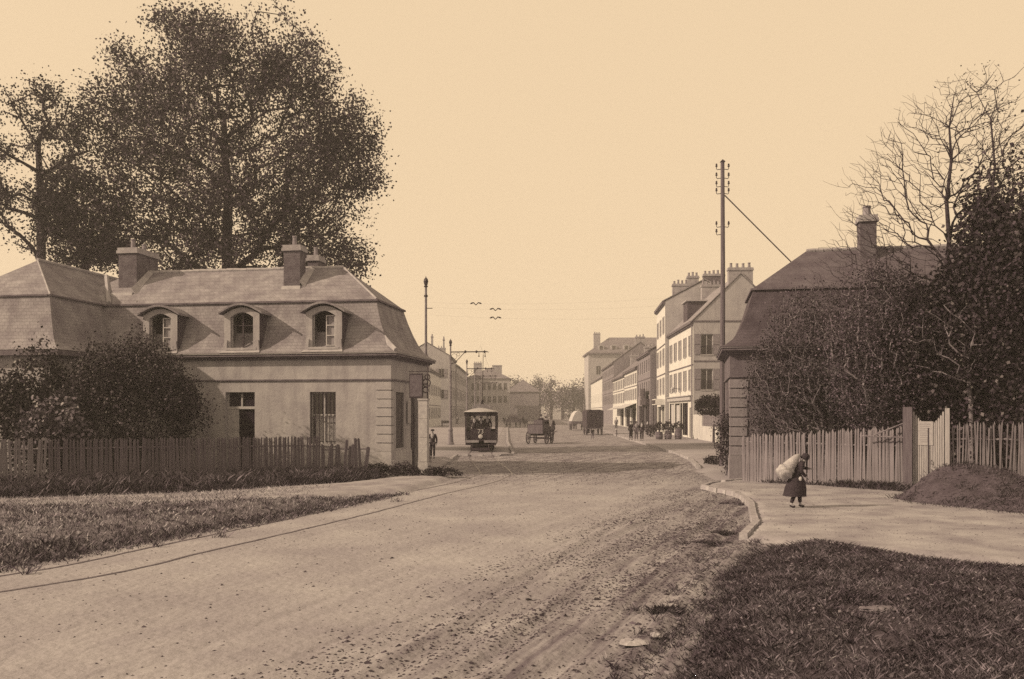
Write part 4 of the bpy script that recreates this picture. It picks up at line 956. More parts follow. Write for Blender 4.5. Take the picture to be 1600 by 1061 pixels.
# bare and evergreen trees behind the right fence
d = 32.8; tx = X(1478, d)
fan = []
for k in range(2600):
    a = R.uniform(-1.4, 1.0); q = R.uniform(.25, 1)**.6; rx = 5.0; rz_ = 8.2
    fan.append((tx+.6+math.sin(a)*rx*q+R.normal(0,.2), d+R.uniform(-1, 1)*1.6*q, 6.6+math.cos(a)*rz_*q+R.normal(0,.2)))
fan = np.array(fan); fan = np.concatenate([fan, ell(260, (X(1390,d), d, 7.9), (3.0,1.5,2.2), .2), ell(160, (X(1545,d), d, 12.5), (1.8,1.5,3.2), .2)])
make_tree('bare_tree', 'tall leafless tree with a fan of fine branches against the sky at right', 'tree', (tx,d,0), [(tx,d,0),(tx,d,1.5),(tx+.05,d,3),(tx-.05,d,4.5),(tx+.08,d,6),(tx-.05,d,7.5),(tx+.12,d,9),(tx+.02,d,10.5),(tx+.2,d,12),(tx+.12,d,13.2),(tx+.3,d,14.4)], fan, None, m=bark, step=.35, alpha=.28, rt=.0042, ex=.40, curve=.03, upbias=.5)
tx2 = X(1550, d-1)
tg = np.array([(tx2+R.normal(0,.9)*q2, d-1+R.normal(0,.8)*q2, 8+R.uniform(0,7)) for q2 in R.uniform(.3,1.3,260)])
make_tree('bare_poplar', 'thin bare upright tree at the right edge rising out of the dark evergreen', 'tree', (tx2,d-1,0), [(tx2,d-1,0),(tx2,d-1,3),(tx2+.1,d-1,6),(tx2-.1,d-1,9),(tx2+.1,d-1,11.5),(tx2-.05,d-1,13.2)], tg, leaf_b, (4,.07,.12), m=bark, step=.4, alpha=.3, rt=.006, ex=.38, upbias=.6)
shrub('evergreen_tree', 'dense black evergreen filling the right edge above the fence', (X(1570,32), 32, 5.2), (1.9,1.5,5.6), 42000, .15, leaf_c, (X(1570,32), 32, 0), 4, 'tree', 16)
shrub('dark_holly', 'dark evergreen bush behind the gate and under the bare tree', (X(1470,32.6), 32.6, 4.4), (1.75,1.0,3.0), 30000, .13, leaf_c, (X(1470,32.6), 32.6, 0), 4, 'shrub', 10)
# thickets of bare twigs in front of the right pavilion
def thicket(name, label, base, c, r, n, leafn, lm=leaf_b, m=bark_l, ls=.075):
    tgt = ell(n, c, r, .1, .5); b = base
    tr_ = [(b[0],b[1],0),(b[0]+.05,b[1],.5),(b[0]-.05,b[1],1.0),(b[0],b[1],1.6),(b[0]+.1,b[1],2.3),(b[0]+.05,b[1],3.0)]
    return make_tree(name, label, 'shrub', (b[0],b[1],0), tr_, tgt, lm, (leafn, ls, .17), m=m, step=.32, alpha=.3, rt=.0058, ex=.41, curve=.07, upbias=.2)
thicket('thorn_thicket', 'tangled thorn bush of pale bare twigs in front of the right pavilion', (X(1295,33.9),34.0), (X(1272,34.0), 34.0, 4.5), (2.3,.6,3.3), 2100, 6)
thicket('climbing_rose', 'straggling twigs with small leaves hanging over the left part of the right fence', (X(1205,34.9),34.9), (X(1205,34.9), 34.8, 3.4), (1.1,.35,2.4), 560, 8)
thicket('dense_thicket', 'dense leafy thicket over the fence just left of the wooden gate', (X(1375,32.6),32.7), (X(1385,32.6), 32.6, 5.0), (2.3,.7,3.5), 1500, 14, leaf_b)
sv = thicket('wall_creeper', 'dark creeper clinging to the street side wall of the right pavilion', (8.95,37.5), (9.0, 37.6, 1.5), (.22,1.0,1.3), 120, 20, leaf_c)
d = 31.5; tx = X(1518, d)
tg = ell(160, (tx-.4, d, 5.2), (2.0,.8,1.6), .2)
make_tree('pale_trunk_tree', 'slim tree with a pale sunlit trunk rising behind the fence right of the gate', 'tree', (tx,d,0), [(tx,d,0),(tx+.02,d,1),(tx,d,2),(tx-.03,d,3),(tx-.1,d,4),(tx-.25,d,5)], tg, leaf_c, (14,.08,.15), m=bark_l, step=.35, rt=.008, ex=.44)  # sunlight on the trunk is put into the pale bark colour
# overhanging climber by the garden wall
shrub('overhanging_climber', 'leafy climber spilling over the trellis of the white garden wall', (16.1, 72.3, 3.3), (1.1,2.0,.7), 4200, .16, leaf_b, (17.3,72.3,.1), 2, 'climber', 8)
shrub('corner_weeds', 'clump of weeds at the foot of the garden wall beside the right pavilion', (10.3, 45.5, .25), (.5,.6,.3), 900, .09, leaf_c, (10.3,45.5,.1), 1, 'bush', 3)

# distant trees closing the street, part of their haze put into paler leaves
avg = 'hazy trees at the end of the street'
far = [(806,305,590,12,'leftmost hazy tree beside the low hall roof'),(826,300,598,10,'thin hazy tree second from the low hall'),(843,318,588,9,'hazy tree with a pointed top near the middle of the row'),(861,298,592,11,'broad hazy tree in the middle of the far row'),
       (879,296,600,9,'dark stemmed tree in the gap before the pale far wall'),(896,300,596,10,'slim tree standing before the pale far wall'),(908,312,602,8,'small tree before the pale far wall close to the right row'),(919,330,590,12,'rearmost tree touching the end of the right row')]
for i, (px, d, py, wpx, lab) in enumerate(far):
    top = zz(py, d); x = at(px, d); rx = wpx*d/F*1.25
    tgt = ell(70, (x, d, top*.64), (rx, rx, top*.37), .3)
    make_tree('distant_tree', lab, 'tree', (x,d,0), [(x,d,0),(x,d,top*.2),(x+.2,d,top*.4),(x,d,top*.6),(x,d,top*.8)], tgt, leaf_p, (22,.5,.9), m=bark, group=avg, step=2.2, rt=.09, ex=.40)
# far-off wood behind
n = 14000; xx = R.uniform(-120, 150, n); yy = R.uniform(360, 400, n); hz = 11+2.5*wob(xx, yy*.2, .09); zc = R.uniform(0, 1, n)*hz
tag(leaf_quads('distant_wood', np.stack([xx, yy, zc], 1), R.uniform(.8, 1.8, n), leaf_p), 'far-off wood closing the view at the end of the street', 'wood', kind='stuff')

# ------------------------------------------------------------------ fences and gate
def fence(name, label, A, B, n, h, wv, m, zb=0.1, lean=.03, parent=None, hvar=.04, gapp=.78, spread=None, rails=True, top=None):
    A = Vector(A); B = Vector(B); L = (B-A).length; root = thing(name, label, 'fence', (A.x, A.y, zb), math.atan2(B.y-A.y, B.x-A.x)); dx = L/n; protos = []
    for k in range(4):
        q = MB(); w_ = dx*gapp/2; hh = 1.0
        tip = [(-w_, 0), (w_, 0), (w_*random.uniform(.7,1), hh-.03), (random.uniform(-.5,.5)*w_, hh), (-w_*random.uniform(.7,1), hh-.04)]
        q.extrude(tip, -.012, .012); q_o = q; protos.append(q)
    mesh = []
    for i in range(n):
        k = i % 4
        if len(mesh) < 4: o = protos[k].build('picket', root, m); mesh.append(o)
        else: o = mesh[k].copy(); C.objects.link(o); o.parent = root
        hh = (h if top is None else top(i/n))*(1+random.uniform(-hvar, hvar))
        o.location = (dx*(i+.5)+random.uniform(-.15,.15)*dx, random.uniform(-.012,.012), -.08); o.scale = (random.uniform(.8, 1.12), 1, hh+.08)
        o.rotation_euler = (random.uniform(-.02,.02), random.gauss(0, lean), random.uniform(-.1,.1))
    mb = MB()
    if rails:
        for z in (h*.22, h*.78):
            mb.tube([(x, .045+random.uniform(-.01,.01), z+random.uniform(-.02,.02)) for x in np.linspace(0, L, 8)], .028, 6)
        mb.build('fence_rail', root, m)
    return root
fence('picket_fence', 'long weathered picket fence in front of the left pavilion, shade put into its dark colour', (at(76,33.2),33.2), (at(500,37.0),37.0), 118, 1.68, 0, wood_d, gapp=1.0, hvar=.022, lean=.02)  # fence in shade: the shade is put into the wood colour
fence('picket_fence', 'short leaning pickets at the left end of the long fence, sunlight put into their paler colour', (-24.5,30.2), (at(74,33.2),33.1), 60, 1.70, 0, wood_r, lean=.05, gapp=.8)  # same fence turned to the sun: the light is put into paler wood
fence('broken_fence', 'uneven broken boards at the right end of the left fence below the barred window', (at(502,37.0),37.0), (at(572,37.5),37.7), 11, 1.45, 0, wood_d, lean=.09, hvar=.16, gapp=.9)  # same shade-darkened wood as the long fence
fence('close_board_fence', 'close set grey stakes of the right fence between pavilion and gate', (at(1160,34.5),34.5), (at(1412,30.7),30.6), 82, 1.95, 0, wood_r, zb=.1, lean=.016, gapp=1.0, top=lambda t: 1.78+.42*t)
fence('stake_fence', 'open stake fence right of the wooden gate', (at(1480,29.9),29.9), (at(1640,28.8),28.8), 44, 2.3, 0, wood_r, zb=.1, lean=.03, gapp=.72, hvar=.05)
fr = thing('fence_brace', 'two loose poles nailed slantwise across the close set fence left of the gate', 'brace', (at(1380,30.95),30.8,0), math.atan2(-3.7, 5.5))
mb = MB(); mb.tube([(-.75,-.05,1.95),(.65,-.06,1.92)], .025, 6); mb.tube([(-.35,-.09,1.98),(.6,-.09,2.4)], .022, 6); mb.build('pole', fr, bark_l)
gt = thing('garden_gate', 'pale boarded double gate with scalloped top and a paper notice', 'gate', (at(1411,30.4),30.4,.05), math.atan2(-.75, 1.5))
L = math.hypot(at(1478,29.8)-at(1411,30.4), .6)
gt.rotation_euler = (0, 0, math.atan2(-.6, at(1478,29.8)-at(1411,30.4)))
mb = MB(); mb.box(-.0, .29, -.16, .14, -.1, 2.90); mb.build('gate_post', gt, wood_p)
mb = MB(); mb.box(L-.03, L+.11, -.05, .09, -.1, 2.86); mb.build('gate_post', gt, wood_l)
nb = 14; x0 = .30; wv = (L-.05-x0)/nb; bo = []
for i in range(nb):
    t = (i+.5)/nb; top = 2.82-.50*math.sin(PI*t)**.8
    q = MB(); c0 = x0+wv*i; q.extrude([(c0+.006,0),(c0+wv-.006,0),(c0+wv-.006,top-.02),(c0+wv/2,top+.03),(c0+.006,top-.02)], random.uniform(-.006,.004), .03)
    if i == nb//2: pass
    q.build('gate_board', gt, wood_l)
mb = MB(); mb.box(x0, L-.05, .031, .07, .4, .52); mb.box(x0, L-.05, .031, .07, 1.9, 2.02); mb.build('gate_rail', gt, wood_p)
mb = MB(); mb.box(x0+.16, x0+.62, -.022, -.012, 1.62, 2.42); mb.build('notice', gt, paper_m)
mb = MB()
for k in range(9): zt = 2.32-k*.075; mb.box(x0+.22, x0+.56-random.uniform(0,.1), -.025, -.0225, zt, zt+.02)
mb.use(iron); mb.build('printed_lines', gt, chim_m)
mb = MB(); mb.box(x0+wv*7-.02, x0+wv*7+.02, -.03, -.01, .2, 2.2); mb.tube([(x0+wv*7+.08,-.02,1.0),(x0+wv*7+.08,-.07,1.0),(x0+wv*7+.08,-.07,1.12),(x0+wv*7+.08,-.02,1.12)], .012, 5); mb.build('gate_handle', gt, iron)

# ------------------------------------------------------------------ poles, posts, overhead wires
def mast(name, label, loc, H, arm, group='tramway masts along the left pavement'):
    r = thing(name, label, 'mast', loc, 0, group)
    mb = MB(); mb.lathe([(.30,0),(.30,.12),(.24,.2),(.21,.6),(.17,1.1),(.20,1.15),(.20,1.25),(.15,1.35),(.12,1.5),(.095,3.0),(.12,3.02),(.12,3.14),(.09,3.16),(.075,5.6),(.10,5.62),(.10,5.7),(.07,5.72),(.06,H-.5)], 10)
    mb.build('post', r, iron_l)
    mb = MB(); mb.lathe([(.06,H-.5),(.12,H-.46),(.07,H-.4),(.10,H-.3),(.13,H-.18),(.10,H-.06),(.03,H+.02),(.01,H+.1)], 8); mb.build('finial', r, iron)
    if arm:
        mb = MB(); z = H-.98; mb.tube([(0,0,z),(arm,0,z+.03)], .045, 6); mb.tube([(0,0,z-1.0),(.35,0,z-.85),(.75,0,z-.45),(1.15,0,z-.02)], .03, 6)
        for cx, cz, rr in ((.3,z-.35,.22),(.62,z-.2,.13)): mb.tube([(cx+rr*math.cos(a), 0, cz+rr*math.sin(a)) for a in np.linspace(0, 2*PI, 13)], .016, 5)
        for x in (1.2, 2.1, 2.75): mb.lathe([(.03,z-.09),(.08,z-.05),(.08,z+.1),(.03,z+.14)], 6, (min(x, arm-.05), 0))
        mb.tube([(arm-.1,0,z),(arm+.12,0,z)], .02, 5); mb.build('bracket_arm', r, iron)
        mb = MB(); 
        for x in (2.3, arm-.2): mb.tube([(x,0,z-.04),(x,0,z-.32)], .025, 5); mb.box(x-.06, x+.06, -.05, .05, z-.38, z-.3)
        mb.build('wire_hanger', r, iron)
    else:
        mb = MB(); mb.lathe([(.10,H-1.0),(.10,H-.9)], 8); mb.tube([(0,0,H-1.6),(.35,0,H-1.6)], .02, 5); mb.build('collar', r, iron)
    return r
mast('tram_mast', 'plain tall tram mast with onion finial rising behind the left pavilion eave', (at(665.5,47.3),47.3,.1), 9.75, 0)
m1_ = mast('tram_mast', 'nearest bracketed tram mast with flared base, left of the tram', (at(704,72.6),72.6,.1), 8.5, 3.0)
for px, d_, lab in ((729.5,100.7,'second bracketed tram mast, above the left end of the tram roof'),(742,122,'third bracketed tram mast, above the middle of the tram roof'),(750,150,'fourth and smallest bracketed mast above the tram roof')):
    dup(m1_, (at(px,d_), d_, .1), 0, lab)
def wire(name, label, pts, r=.008, m=iron, sag=.3, group=None):
    mb = MB(); P = []
    for a, b in zip(pts, pts[1:]):
        a = Vector(a); b = Vector(b)
        for k in range(10): t = k/10; p = a+(b-a)*t; p.z -= sag*4*t*(1-t); P.append(p)
    P.append(Vector(pts[-1])); mb.tube(P, r, 4, cap=False); return tag(mb.build(name, None, m), label, 'wire', group)
wire('trolley_wire', 'thin overhead trolley wire running down the street above the track', [(-2.1,60,7.2),(-2.15,72.6,7.15),(-2.3,100.7,7.15),(-2.3,122,7.15),(-2.3,150,7.15),(-2.3,230,7.15)], .007, sag=.06)
def spanw(A, B, label, ts, lab2):
    wire('span_wire', label, [A, B], .0018, sag=.25)
    A = Vector(A); B = Vector(B)
    for t, l2 in zip(ts, lab2):
        p = A+(B-A)*t; p.z -= .25*4*t*(1-t)
        o = thing('wire_insulator', l2, 'insulator', p, 0, 'insulators hanging on the span wires'); mb = MB()
        mb.tube([(-.30,0,0),(-.22,0,.03),(-.12,0,.06),(-.04,0,-.03),(0,0,-.06)], [.02,.045,.03,.02,.03], 5); mb.tube([(.30,0,0),(.22,0,.03),(.12,0,.06),(.04,0,-.03),(0,0,-.06)], [.02,.045,.03,.02,.03], 5); mb.build('insulator_body', o, iron)
tp = (10.34, 44.0)
spanw((-4.3,47.3,8.55), (10.34,44,8.6), 'highest thin span wire from the left mast across the road', (.165,), ('topmost twin insulator on the span wires over the road',))
spanw((-4.3,47.3,8.3), (10.34,44,8.2), 'middle thin span wire from the left mast across the road', (.235,), ('middle twin insulator on the span wires over the road',))
spanw((-4.3,47.3,7.9), (10.34,44,7.6), 'lowest thin span wire from the left mast across the road', (.235,), ('lowest twin insulator on the span wires over the road',))
# telegraph pole with insulators and stay
tg_ = thing('telegraph_pole', 'tall wooden telegraph pole with insulators and a slanting stay beside the right pavilion', 'pole', (tp[0], tp[1], 0))
Hp = zz(253, 44); mb = MB(); mb.tube([(0,0,-.2),(0,0,5),(.02,0,10),(0,0,Hp)], [.15,.13,.11,.095], 9); mb.build('post', tg_, wood_p)
mb = MB(); mb.tube([(.1,0,zz(305,44)), (15.4,4.0,0.0)], .030, 6); mb.build('stay', tg_, wood_p)
mb = MB(); mb.frus((.12,.12),(.02,.02),(0,0),(0,0),Hp,Hp+.12); mb.build('pole_cap', tg_, iron)
for py, sides in ((262,(-1,1)),(276,(-1,1)),(289,(-1,1)),(300,(-1,1)),(352,(-1,1)),(364,(-1,))):
    z = zz(py, 44)
    for s in sides:
        b = MB(); b.tube([(0,0,z-.06),(s*.26,0,z-.10),(s*.30,0,z-.06),(s*.30,0,z+.05)], .018, 5); o = b.build('insulator_hook', tg_, iron)
        i_ = MB(); i_.lathe([(.03,z+.03),(.055,z+.05),(.055,z+.1),(.035,z+.12),(.05,z+.15),(.03,z+.2)], 7, (s*.30, 0)); i_.build('insulator', o, iron)
wire('cable', 'dark cable sagging across the gable of the corner house', [(10.34,44,6.2),(18.2,88.8,11.5)], .012, sag=.5)
# white post with dark sign panel at the left pavilion's street corner
sp_ = thing('sign_post', 'white painted square post with a dark hanging sign panel at the left pavilion corner', 'post', (at(662,38.4),38.4,.1), math.radians(-8))
mb = MB()
z = 0
for k, hgt in enumerate((.55, 1.05, .8, .78)):
    w_ = .21 if k == 0 else .19; q = MB(); q.box(-w_, w_, -.19, .19, z+.006, z+hgt-.006); q.build('post_section', sp_, paint_l); z += hgt
mb = MB(); mb.box(-.22, .22, -.22, .22, z, z+.07); mb.build('post_cap', sp_, ashlar)
mb = MB(); mb.box(-.62, -.02, -.06, .02, z+.1, z+1.15); mb.build('sign_panel', sp_, paint_d)
mb = MB(); mb.box(-.58, -.06, -.075, -.062, z+.16, z+1.08); mb.build('sign_face', sp_, cloth_g)
mb = MB(); mb.tube([(.16,.1,z),(.16,.1,z+1.5)], .03, 6); mb.tube([(-.7,.1,z+1.25),(.2,.1,z+1.25)], .02, 5)
for cx, cz, rr in ((.12,z+.75,.17),(.08,z+.45,.12),(.16,z+1.0,.11)): mb.tube([(cx+rr*math.cos(a), .02, cz+rr*math.sin(a)) for a in np.linspace(0, 2*PI, 11)], .03, 5)
mb.build('scroll_bracket', sp_, iron)

# ------------------------------------------------------------------ people (one skinned body each, clothes as children)
SK = []
def skin_obj(name, verts, edges, rad, m, parent, sub=1):
    me = bpy.data.meshes.new(name); me.from_pydata(verts, edges, []); me.update(); o = bpy.data.objects.new(name, me); C.objects.link(o)
    o.parent = parent; md = o.modifiers.new('skin', 'SKIN'); sv = me.skin_vertices[0].data
    for i, r in enumerate(rad):
        sv[i].radius = (r, r) if not hasattr(r, '__len__') else r
    sv[0].use_root = True
    s2 = o.modifiers.new('sub', 'SUBSURF'); s2.levels = sub; s2.render_levels = sub
    SK.append((o, m)); return o
PROTO = {}
def person(label, loc, rz, h=1.7, pose='stand', coat=cloth_d, trou=cloth_d, hat='cap', skirt=None, group=None, arms=None, bend=0.0, coat_len=.72, sit=False):
    root = thing('person', label, 'person', loc, rz, group); root.scale = (h/1.72,)*3
    lean = Matrix.Rotation(-bend, 3, 'X')
    def L_(p):     # bend the torso forward about the hips
        v = Vector(p)
        if v.z > .95: v = lean @ (v-Vector((0,0,.95)))+Vector((0,0,.95))
        return tuple(v)
    A = arms or {'L': ((-.25,-.02,1.16),(-.26,.05,.92)), 'R': ((.25,-.02,1.16),(.26,.05,.92))}
    if sit:
        kn = [(-.12,.42,.93),(.12,.42,.93)]; an = [(-.12,.46,.50),(.12,.46,.50)]; to = [(-.12,.60,.47),(.12,.60,.47)]
    else:
        st = .14 if pose == 'walk' else .03
        kn = [(-.10,.02+st*.7,.50),(.10,.03-st*.2,.50)]; an = [(-.10,st,.09),(.10,-st,.09)]; to = [(-.11,st+.14,.04),(.11,-st+.14,.04)]
    V = [(0,0,.95),(0,0,1.12),(0,.01,1.32),(0,0,1.46),(0,.01,1.53),(0,.02,1.60),(0,.02,1.68),(0,.09,1.585)]
    V += [(-.17,0,1.43),A['L'][0],A['L'][1],(.17,0,1.43),A['R'][0],A['R'][1]]
    V += [(-.09,0,.90),kn[0],an[0],to[0],(.09,0,.90),kn[1],an[1],to[1]]
    E = [(0,1),(1,2),(2,3),(3,4),(4,5),(5,6),(5,7),(3,8),(8,9),(9,10),(3,11),(11,12),(12,13),(0,14),(14,15),(15,16),(16,17),(0,18),(18,19),(19,20),(20,21)]
    Rr = [.12,.11,.135,.055,.05,.085,.07,.02,.055,.042,.032,.055,.042,.032,.08,.055,.04,.035,.08,.055,.04,.035]
    # palms and fingers
    for w_, sx in ((10,-1),(13,1)):
        x, y, z = V[w_]; e = Vector(V[w_])-Vector(V[w_-1]); e.normalize(); p = Vector(V[w_])+e*.07; k = len(V); V.append(tuple(p)); E.append((w_, k)); Rr.append(.032)
        for f_, ln_ in ((-.025,.055),(-.009,.07),(.009,.066),(.025,.05)):
            q = p+e*.03+Vector((0, f_, 0)); V.append(tuple(q)); E.append((k, len(V)-1)); Rr.append(.009); V.append(tuple(q+e*ln_+Vector((-sx*.015,.01,0)))); E.append((len(V)-2, len(V)-1)); Rr.append(.008)
        q = p+Vector((-sx*.01,.045,.0)); V.append(tuple(q)); E.append((k, len(V)-1)); Rr.append(.010)
    skin_obj('body', [L_(v) for v in V], E, Rr, skin_m, root)
    # coat with sleeves
    Vc = [(0,0,coat_len),(0,0,.95),(0,0,1.12),(0,.01,1.32),(0,0,1.47),(-.18,0,1.43),A['L'][0],A['L'][1],(.18,0,1.43),A['R'][0],A['R'][1]]
    if sit: Vc[0] = (0,.08,.90)
    skin_obj('coat', [L_(v) for v in Vc], [(0,1),(1,2),(2,3),(3,4),(3,5),(5,6),(6,7),(3,8),(8,9),(9,10)], [(.20,.17),(.175,.15),(.155,.135),(.185,.15),(.07,.07),.085,.062,.052,.085,.062,.052], coat, root)
    if skirt:
        mb = MB(); prof = [(.17,1.0),(.22,.85),(.29,.5),(.34,.16)]; n = 16; vs = []; fs = []
        for j, (r, z) in enumerate(prof):
            for k in range(n): a = 2*PI*k/n; q = r*(1+.10*j/3*math.sin(a*5+j)); vs.append((q*math.cos(a), q*.85*math.sin(a)+.01, z))
        for j in range(3):
            for k in range(n): fs.append((j*n+k, j*n+(k+1) % n, (j+1)*n+(k+1) % n, (j+1)*n+k))
        mb.add(vs, fs); mb.build('skirt', root, skirt, True)
    else:
        skin_obj('trousers', [(0,0,.95),(-.09,0,.90),kn[0],tuple(Vector(an[0])+Vector((0,0,.04))),(.09,0,.90),kn[1],tuple(Vector(an[1])+Vector((0,0,.04)))], [(0,1),(1,2),(2,3),(0,4),(4,5),(5,6)], [.15,.105,.078,.062,.105,.078,.062], trou, root)
    for i in (0, 1):
        skin_obj('boot', [an[i], (an[i][0], an[i][1]-.02, .05 if not sit else an[i][2]-.04), to[i]], [(0,1),(1,2)], [.058,.05,.045], cloth_d, root)
    hc_ = Vector(L_((0,.01,1.69))); mb = MB(); c = (0, .01)
    if hat == 'cap': prof = [(.105,-.02),(.115,.03),(.105,.07),(.02,.09)]
    elif hat == 'bowler': prof = [(.17,-.02),(.165,0),(.105,.0),(.10,.07),(.06,.12),(.01,.13)]
    elif hat == 'kepi': prof = [(.10,-.03),(.098,.08),(.092,.09),(.01,.092)]
    elif hat == 'straw': prof = [(.22,-.01),(.21,.01),(.11,.01),(.10,.09),(.01,.10)]
    else: prof = [(.115,-.12),(.125,-.04),(.115,.03),(.05,.085),(.01,.09)]
    mb.lathe(prof, 10)
    if hat in ('cap', 'kepi'): mb.frus((.08,.06),(.07,.05),(0,.11),(0,.10),-.02,0.0)
    o = mb.build('hat' if hat != 'scarf' else 'headscarf', root, canvas if hat == 'straw' else cloth_d, True); o.location = hc_; o.rotation_euler = (-bend*.9, 0, 0)
    return root
# the carrier on the right pavement
x, y = gp(1243, 793, .13)
wm = person('woman in long dark coat and hood bent under a pale bundle on the right pavement', (x, y, .13), math.radians(-105), 1.53, 'walk', cloth_d, cloth_d, 'scarf', skirt=None, bend=.42, coat_len=.55,
    arms={'L': ((-.26,.12,1.30),(-.10,.26,1.36)), 'R': ((.27,.06,1.20),(.12,.26,1.10))})
n = 16; mb = MB(); prof = [(.19,1.02,0),(.25,.85,.02),(.31,.62,.0),(.35,.36,-.03)]; vs = []; fs = []
for j, (r, z, oy) in enumerate(prof):
    for k in range(n): a = 2*PI*k/n; q = r*(1+.09*j/3*math.sin(a*4+j)); vs.append((q*math.cos(a)*.9, oy+q*math.sin(a), z))
for j in range(3):
    for k in range(n): fs.append((j*n+k, j*n+(k+1) % n, (j+1)*n+(k+1) % n, (j+1)*n+k))
mb.add(vs, fs); mb.build('skirt', wm, cloth_d, True)
bd = thing('bundle', 'large pale cloth bundle carried on the back of the woman on the right pavement', 'bundle', (x-.28, y-.02, 1.12))
mb = MB(); mb.blob((0,0,0), (1,1,1), 40, 0, 3)
mb.v = [(-.02+v[0]*.235*k_, v[1]*.20*k_, .02+v[2]*(.19 if v[2] > 0 else .23)*k_) for v in mb.v for k_ in (1+.07*math.sin(v[0]*7+v[2]*5+1)+.05*math.sin(v[1]*11+v[2]*9)+.035*abs(math.sin(math.atan2(v[1], v[2])*5+v[0]*3)),)]
mb.build('cloth', bd, cloth_w, True)
mb = MB(); mb.tube([(.06,0,.12),(.18,-.03,.26),(.30,-.04,.42),(.37,-.03,.47)], [.18,.15,.09,.05], 9); mb.build('knotted_end', bd, cloth_w, True)
bg_ = thing('white_bag', 'tiny pale parcel held in the hand of the woman with the bundle', 'bag', (x+.05, y-.27, .95)); mb = MB(); mb.blob((0,0,0), (.05,.05,.065), 8, .1, 5); mb.build('paper_bag', bg_, cloth_w, True)

# man by the left mast
x, y = gp(676, 717, .1); person('man in dark suit and cap standing beside the white post at the left pavilion', (x, y, .12), math.radians(170), 1.62, 'stand', cloth_d, cloth_d, 'cap')
# group on the right
for px, py, h_, co, hat, rz_, lab in ((986,688,1.72,cloth_d,'cap',.4,'leftmost man of the group standing on the right pavement edge'),(994,689,1.70,cloth_g,'bowler',3.3,'man in a paler jacket in the middle of the group on the right'),
        (1003,689,1.76,cloth_d,'bowler',2.6,'tall man in dark suit at the right of the standing group'),(1012,680,1.66,cloth_d,'cap',2.2,'dark clad man close to the cafe front behind the group')):
    x, y = gp(px, py, .1); person(lab, (x, y, .12), rz_, h_, 'stand', co, cloth_d if co is cloth_d else cloth_g, hat)
x, y = gp(926, 686); person('small child in dark clothes walking in the road behind the covered van', (x, y, .0), .3, 1.12, 'walk', cloth_d, cloth_g, 'none_' if False else 'cap')
x, y = gp(963, 671, .1); person('person in grey standing on the far right pavement before the awnings', (x, y, .12), 2.8, 1.7, 'stand', cloth_g, cloth_d, 'bowler')
x, y = gp(917, 679); person('person in pale smock standing at the left wheel of the covered van', (x, y, 0), 3.0, 1.66, 'stand', canvas, cloth_d, 'cap')
x, y = gp(714.5, 664, .1); person('distant walker in dark clothes on the left pavement near the pale house', (x, y, .12), 3.0, 1.7, 'walk', cloth_d, cloth_d, 'bowler')
x, y = gp(788, 663, .1); person('distant person in dark coat right of the tram', (x, y, .12), 3.0, 1.75, 'walk', cloth_d, cloth_d, 'cap')

# ------------------------------------------------------------------ the tram
tm = thing('tram', 'electric tram number 73 with pale roof edge and open front platform coming towards the camera', 'tram', (at(751,59),59,.13))
def tb(name, m, *bx, parent=tm, smooth=False):
    mb = MB()
    for b in bx: mb.box(*b)
    return mb.build(name, parent, m, smooth)
tb('underframe', paint_d, (-1.0,1.0,0,8.2,.45,.72), (-.75,.75,1.8,6.4,.2,.449))
tb('buffer_beam', chim_m, (-1.03,-.12,-.06,-.001,.62,.78), (.22,1.03,-.06,-.001,.62,.78))
mb = MB(); mb.extrude([(-.62,.5),(.62,.5),(.68,1.55),(-.68,1.55)], 0.0, .06); mb.build('dash_panel', tm, paint_d)
mb = MB(); mb.lathe([(.15,0),(.15,.05),(.11,.09),(.01,.1)], 12, (0,0), lambda p: (p[0], -.0-p[2], 1.02+p[1])); mb.build('headlamp', tm, print_m)
tc_ = bpy.data.curves.new('number', 'FONT'); tc_.body = '73'; tc_.size = .42; tc_.align_x = 'CENTER'; tc_.extrude = .004; to_ = bpy.data.objects.new('number_tmp', tc_); C.objects.link(to_)
bpy.context.view_layer.update(); nm = bpy.data.meshes.new_from_object(to_.evaluated_get(bpy.context.evaluated_depsgraph_get())); bpy.data.objects.remove(to_); nm.materials.clear(); nm.materials.append(print_m)
no = bpy.data.objects.new('number', nm); C.objects.link(no); no.parent = tm; no.location = (0, -.012, 1.22); no.rotation_euler = (PI/2, 0, 0)
for sx in (-1, 1):
    tb('corner_post', paint_d, (sx*.99-.035, sx*.99+.035, 0.02, .09, .72, 2.62)); tb('corner_post', paint_d, (sx*.66-.02, sx*.66+.02, 0.0, .05, 1.55, 2.62))
    tb('platform_side', paint_l, (sx*.99-.03, sx*.99+.03, .1, 1.05, .95, 1.0), (sx*.99-.02, sx*.99+.02, .5, .54, .72, .949), (sx*.99-.02, sx*.99+.02, .9, .94, .72, .949))
mb = MB(); mb.use(paint_d); mb.box(-1.02, 1.02, 1.1, 1.16, .72, 2.62) if False else None
mb.use(paint_d); mb.box(-1.0, 1.0, 1.1, 1.16, .72, 1.35); mb.box(-.46, -.40, 1.1, 1.16, 1.351, 2.4); mb.box(.40, .46, 1.1, 1.16, 1.351, 2.4); mb.box(-1.0, 1.0, 1.1, 1.16, 2.401, 2.62); mb.build('bulkhead', tm)
mb = MB(); mb.use(paint_d)
for sx in (-1, 1):
    mb.box(sx*1.0-.03, sx*1.0+.03, 1.17, 7.2, .72, 1.55); mb.box(sx*1.0-.03, sx*1.0+.03, 1.17, 7.2, 2.4, 2.62)
    for k in range(6): y0 = 1.17+k*1.196; mb.box(sx*1.0-.03, sx*1.0+.03, y0, y0+.08, 1.55, 2.4)
mb.box(-.96, .96, 7.1, 7.16, .72, 1.4); mb.box(-.96, .96, 7.1, 7.16, 2.45, 2.62); mb.build('body', tm)
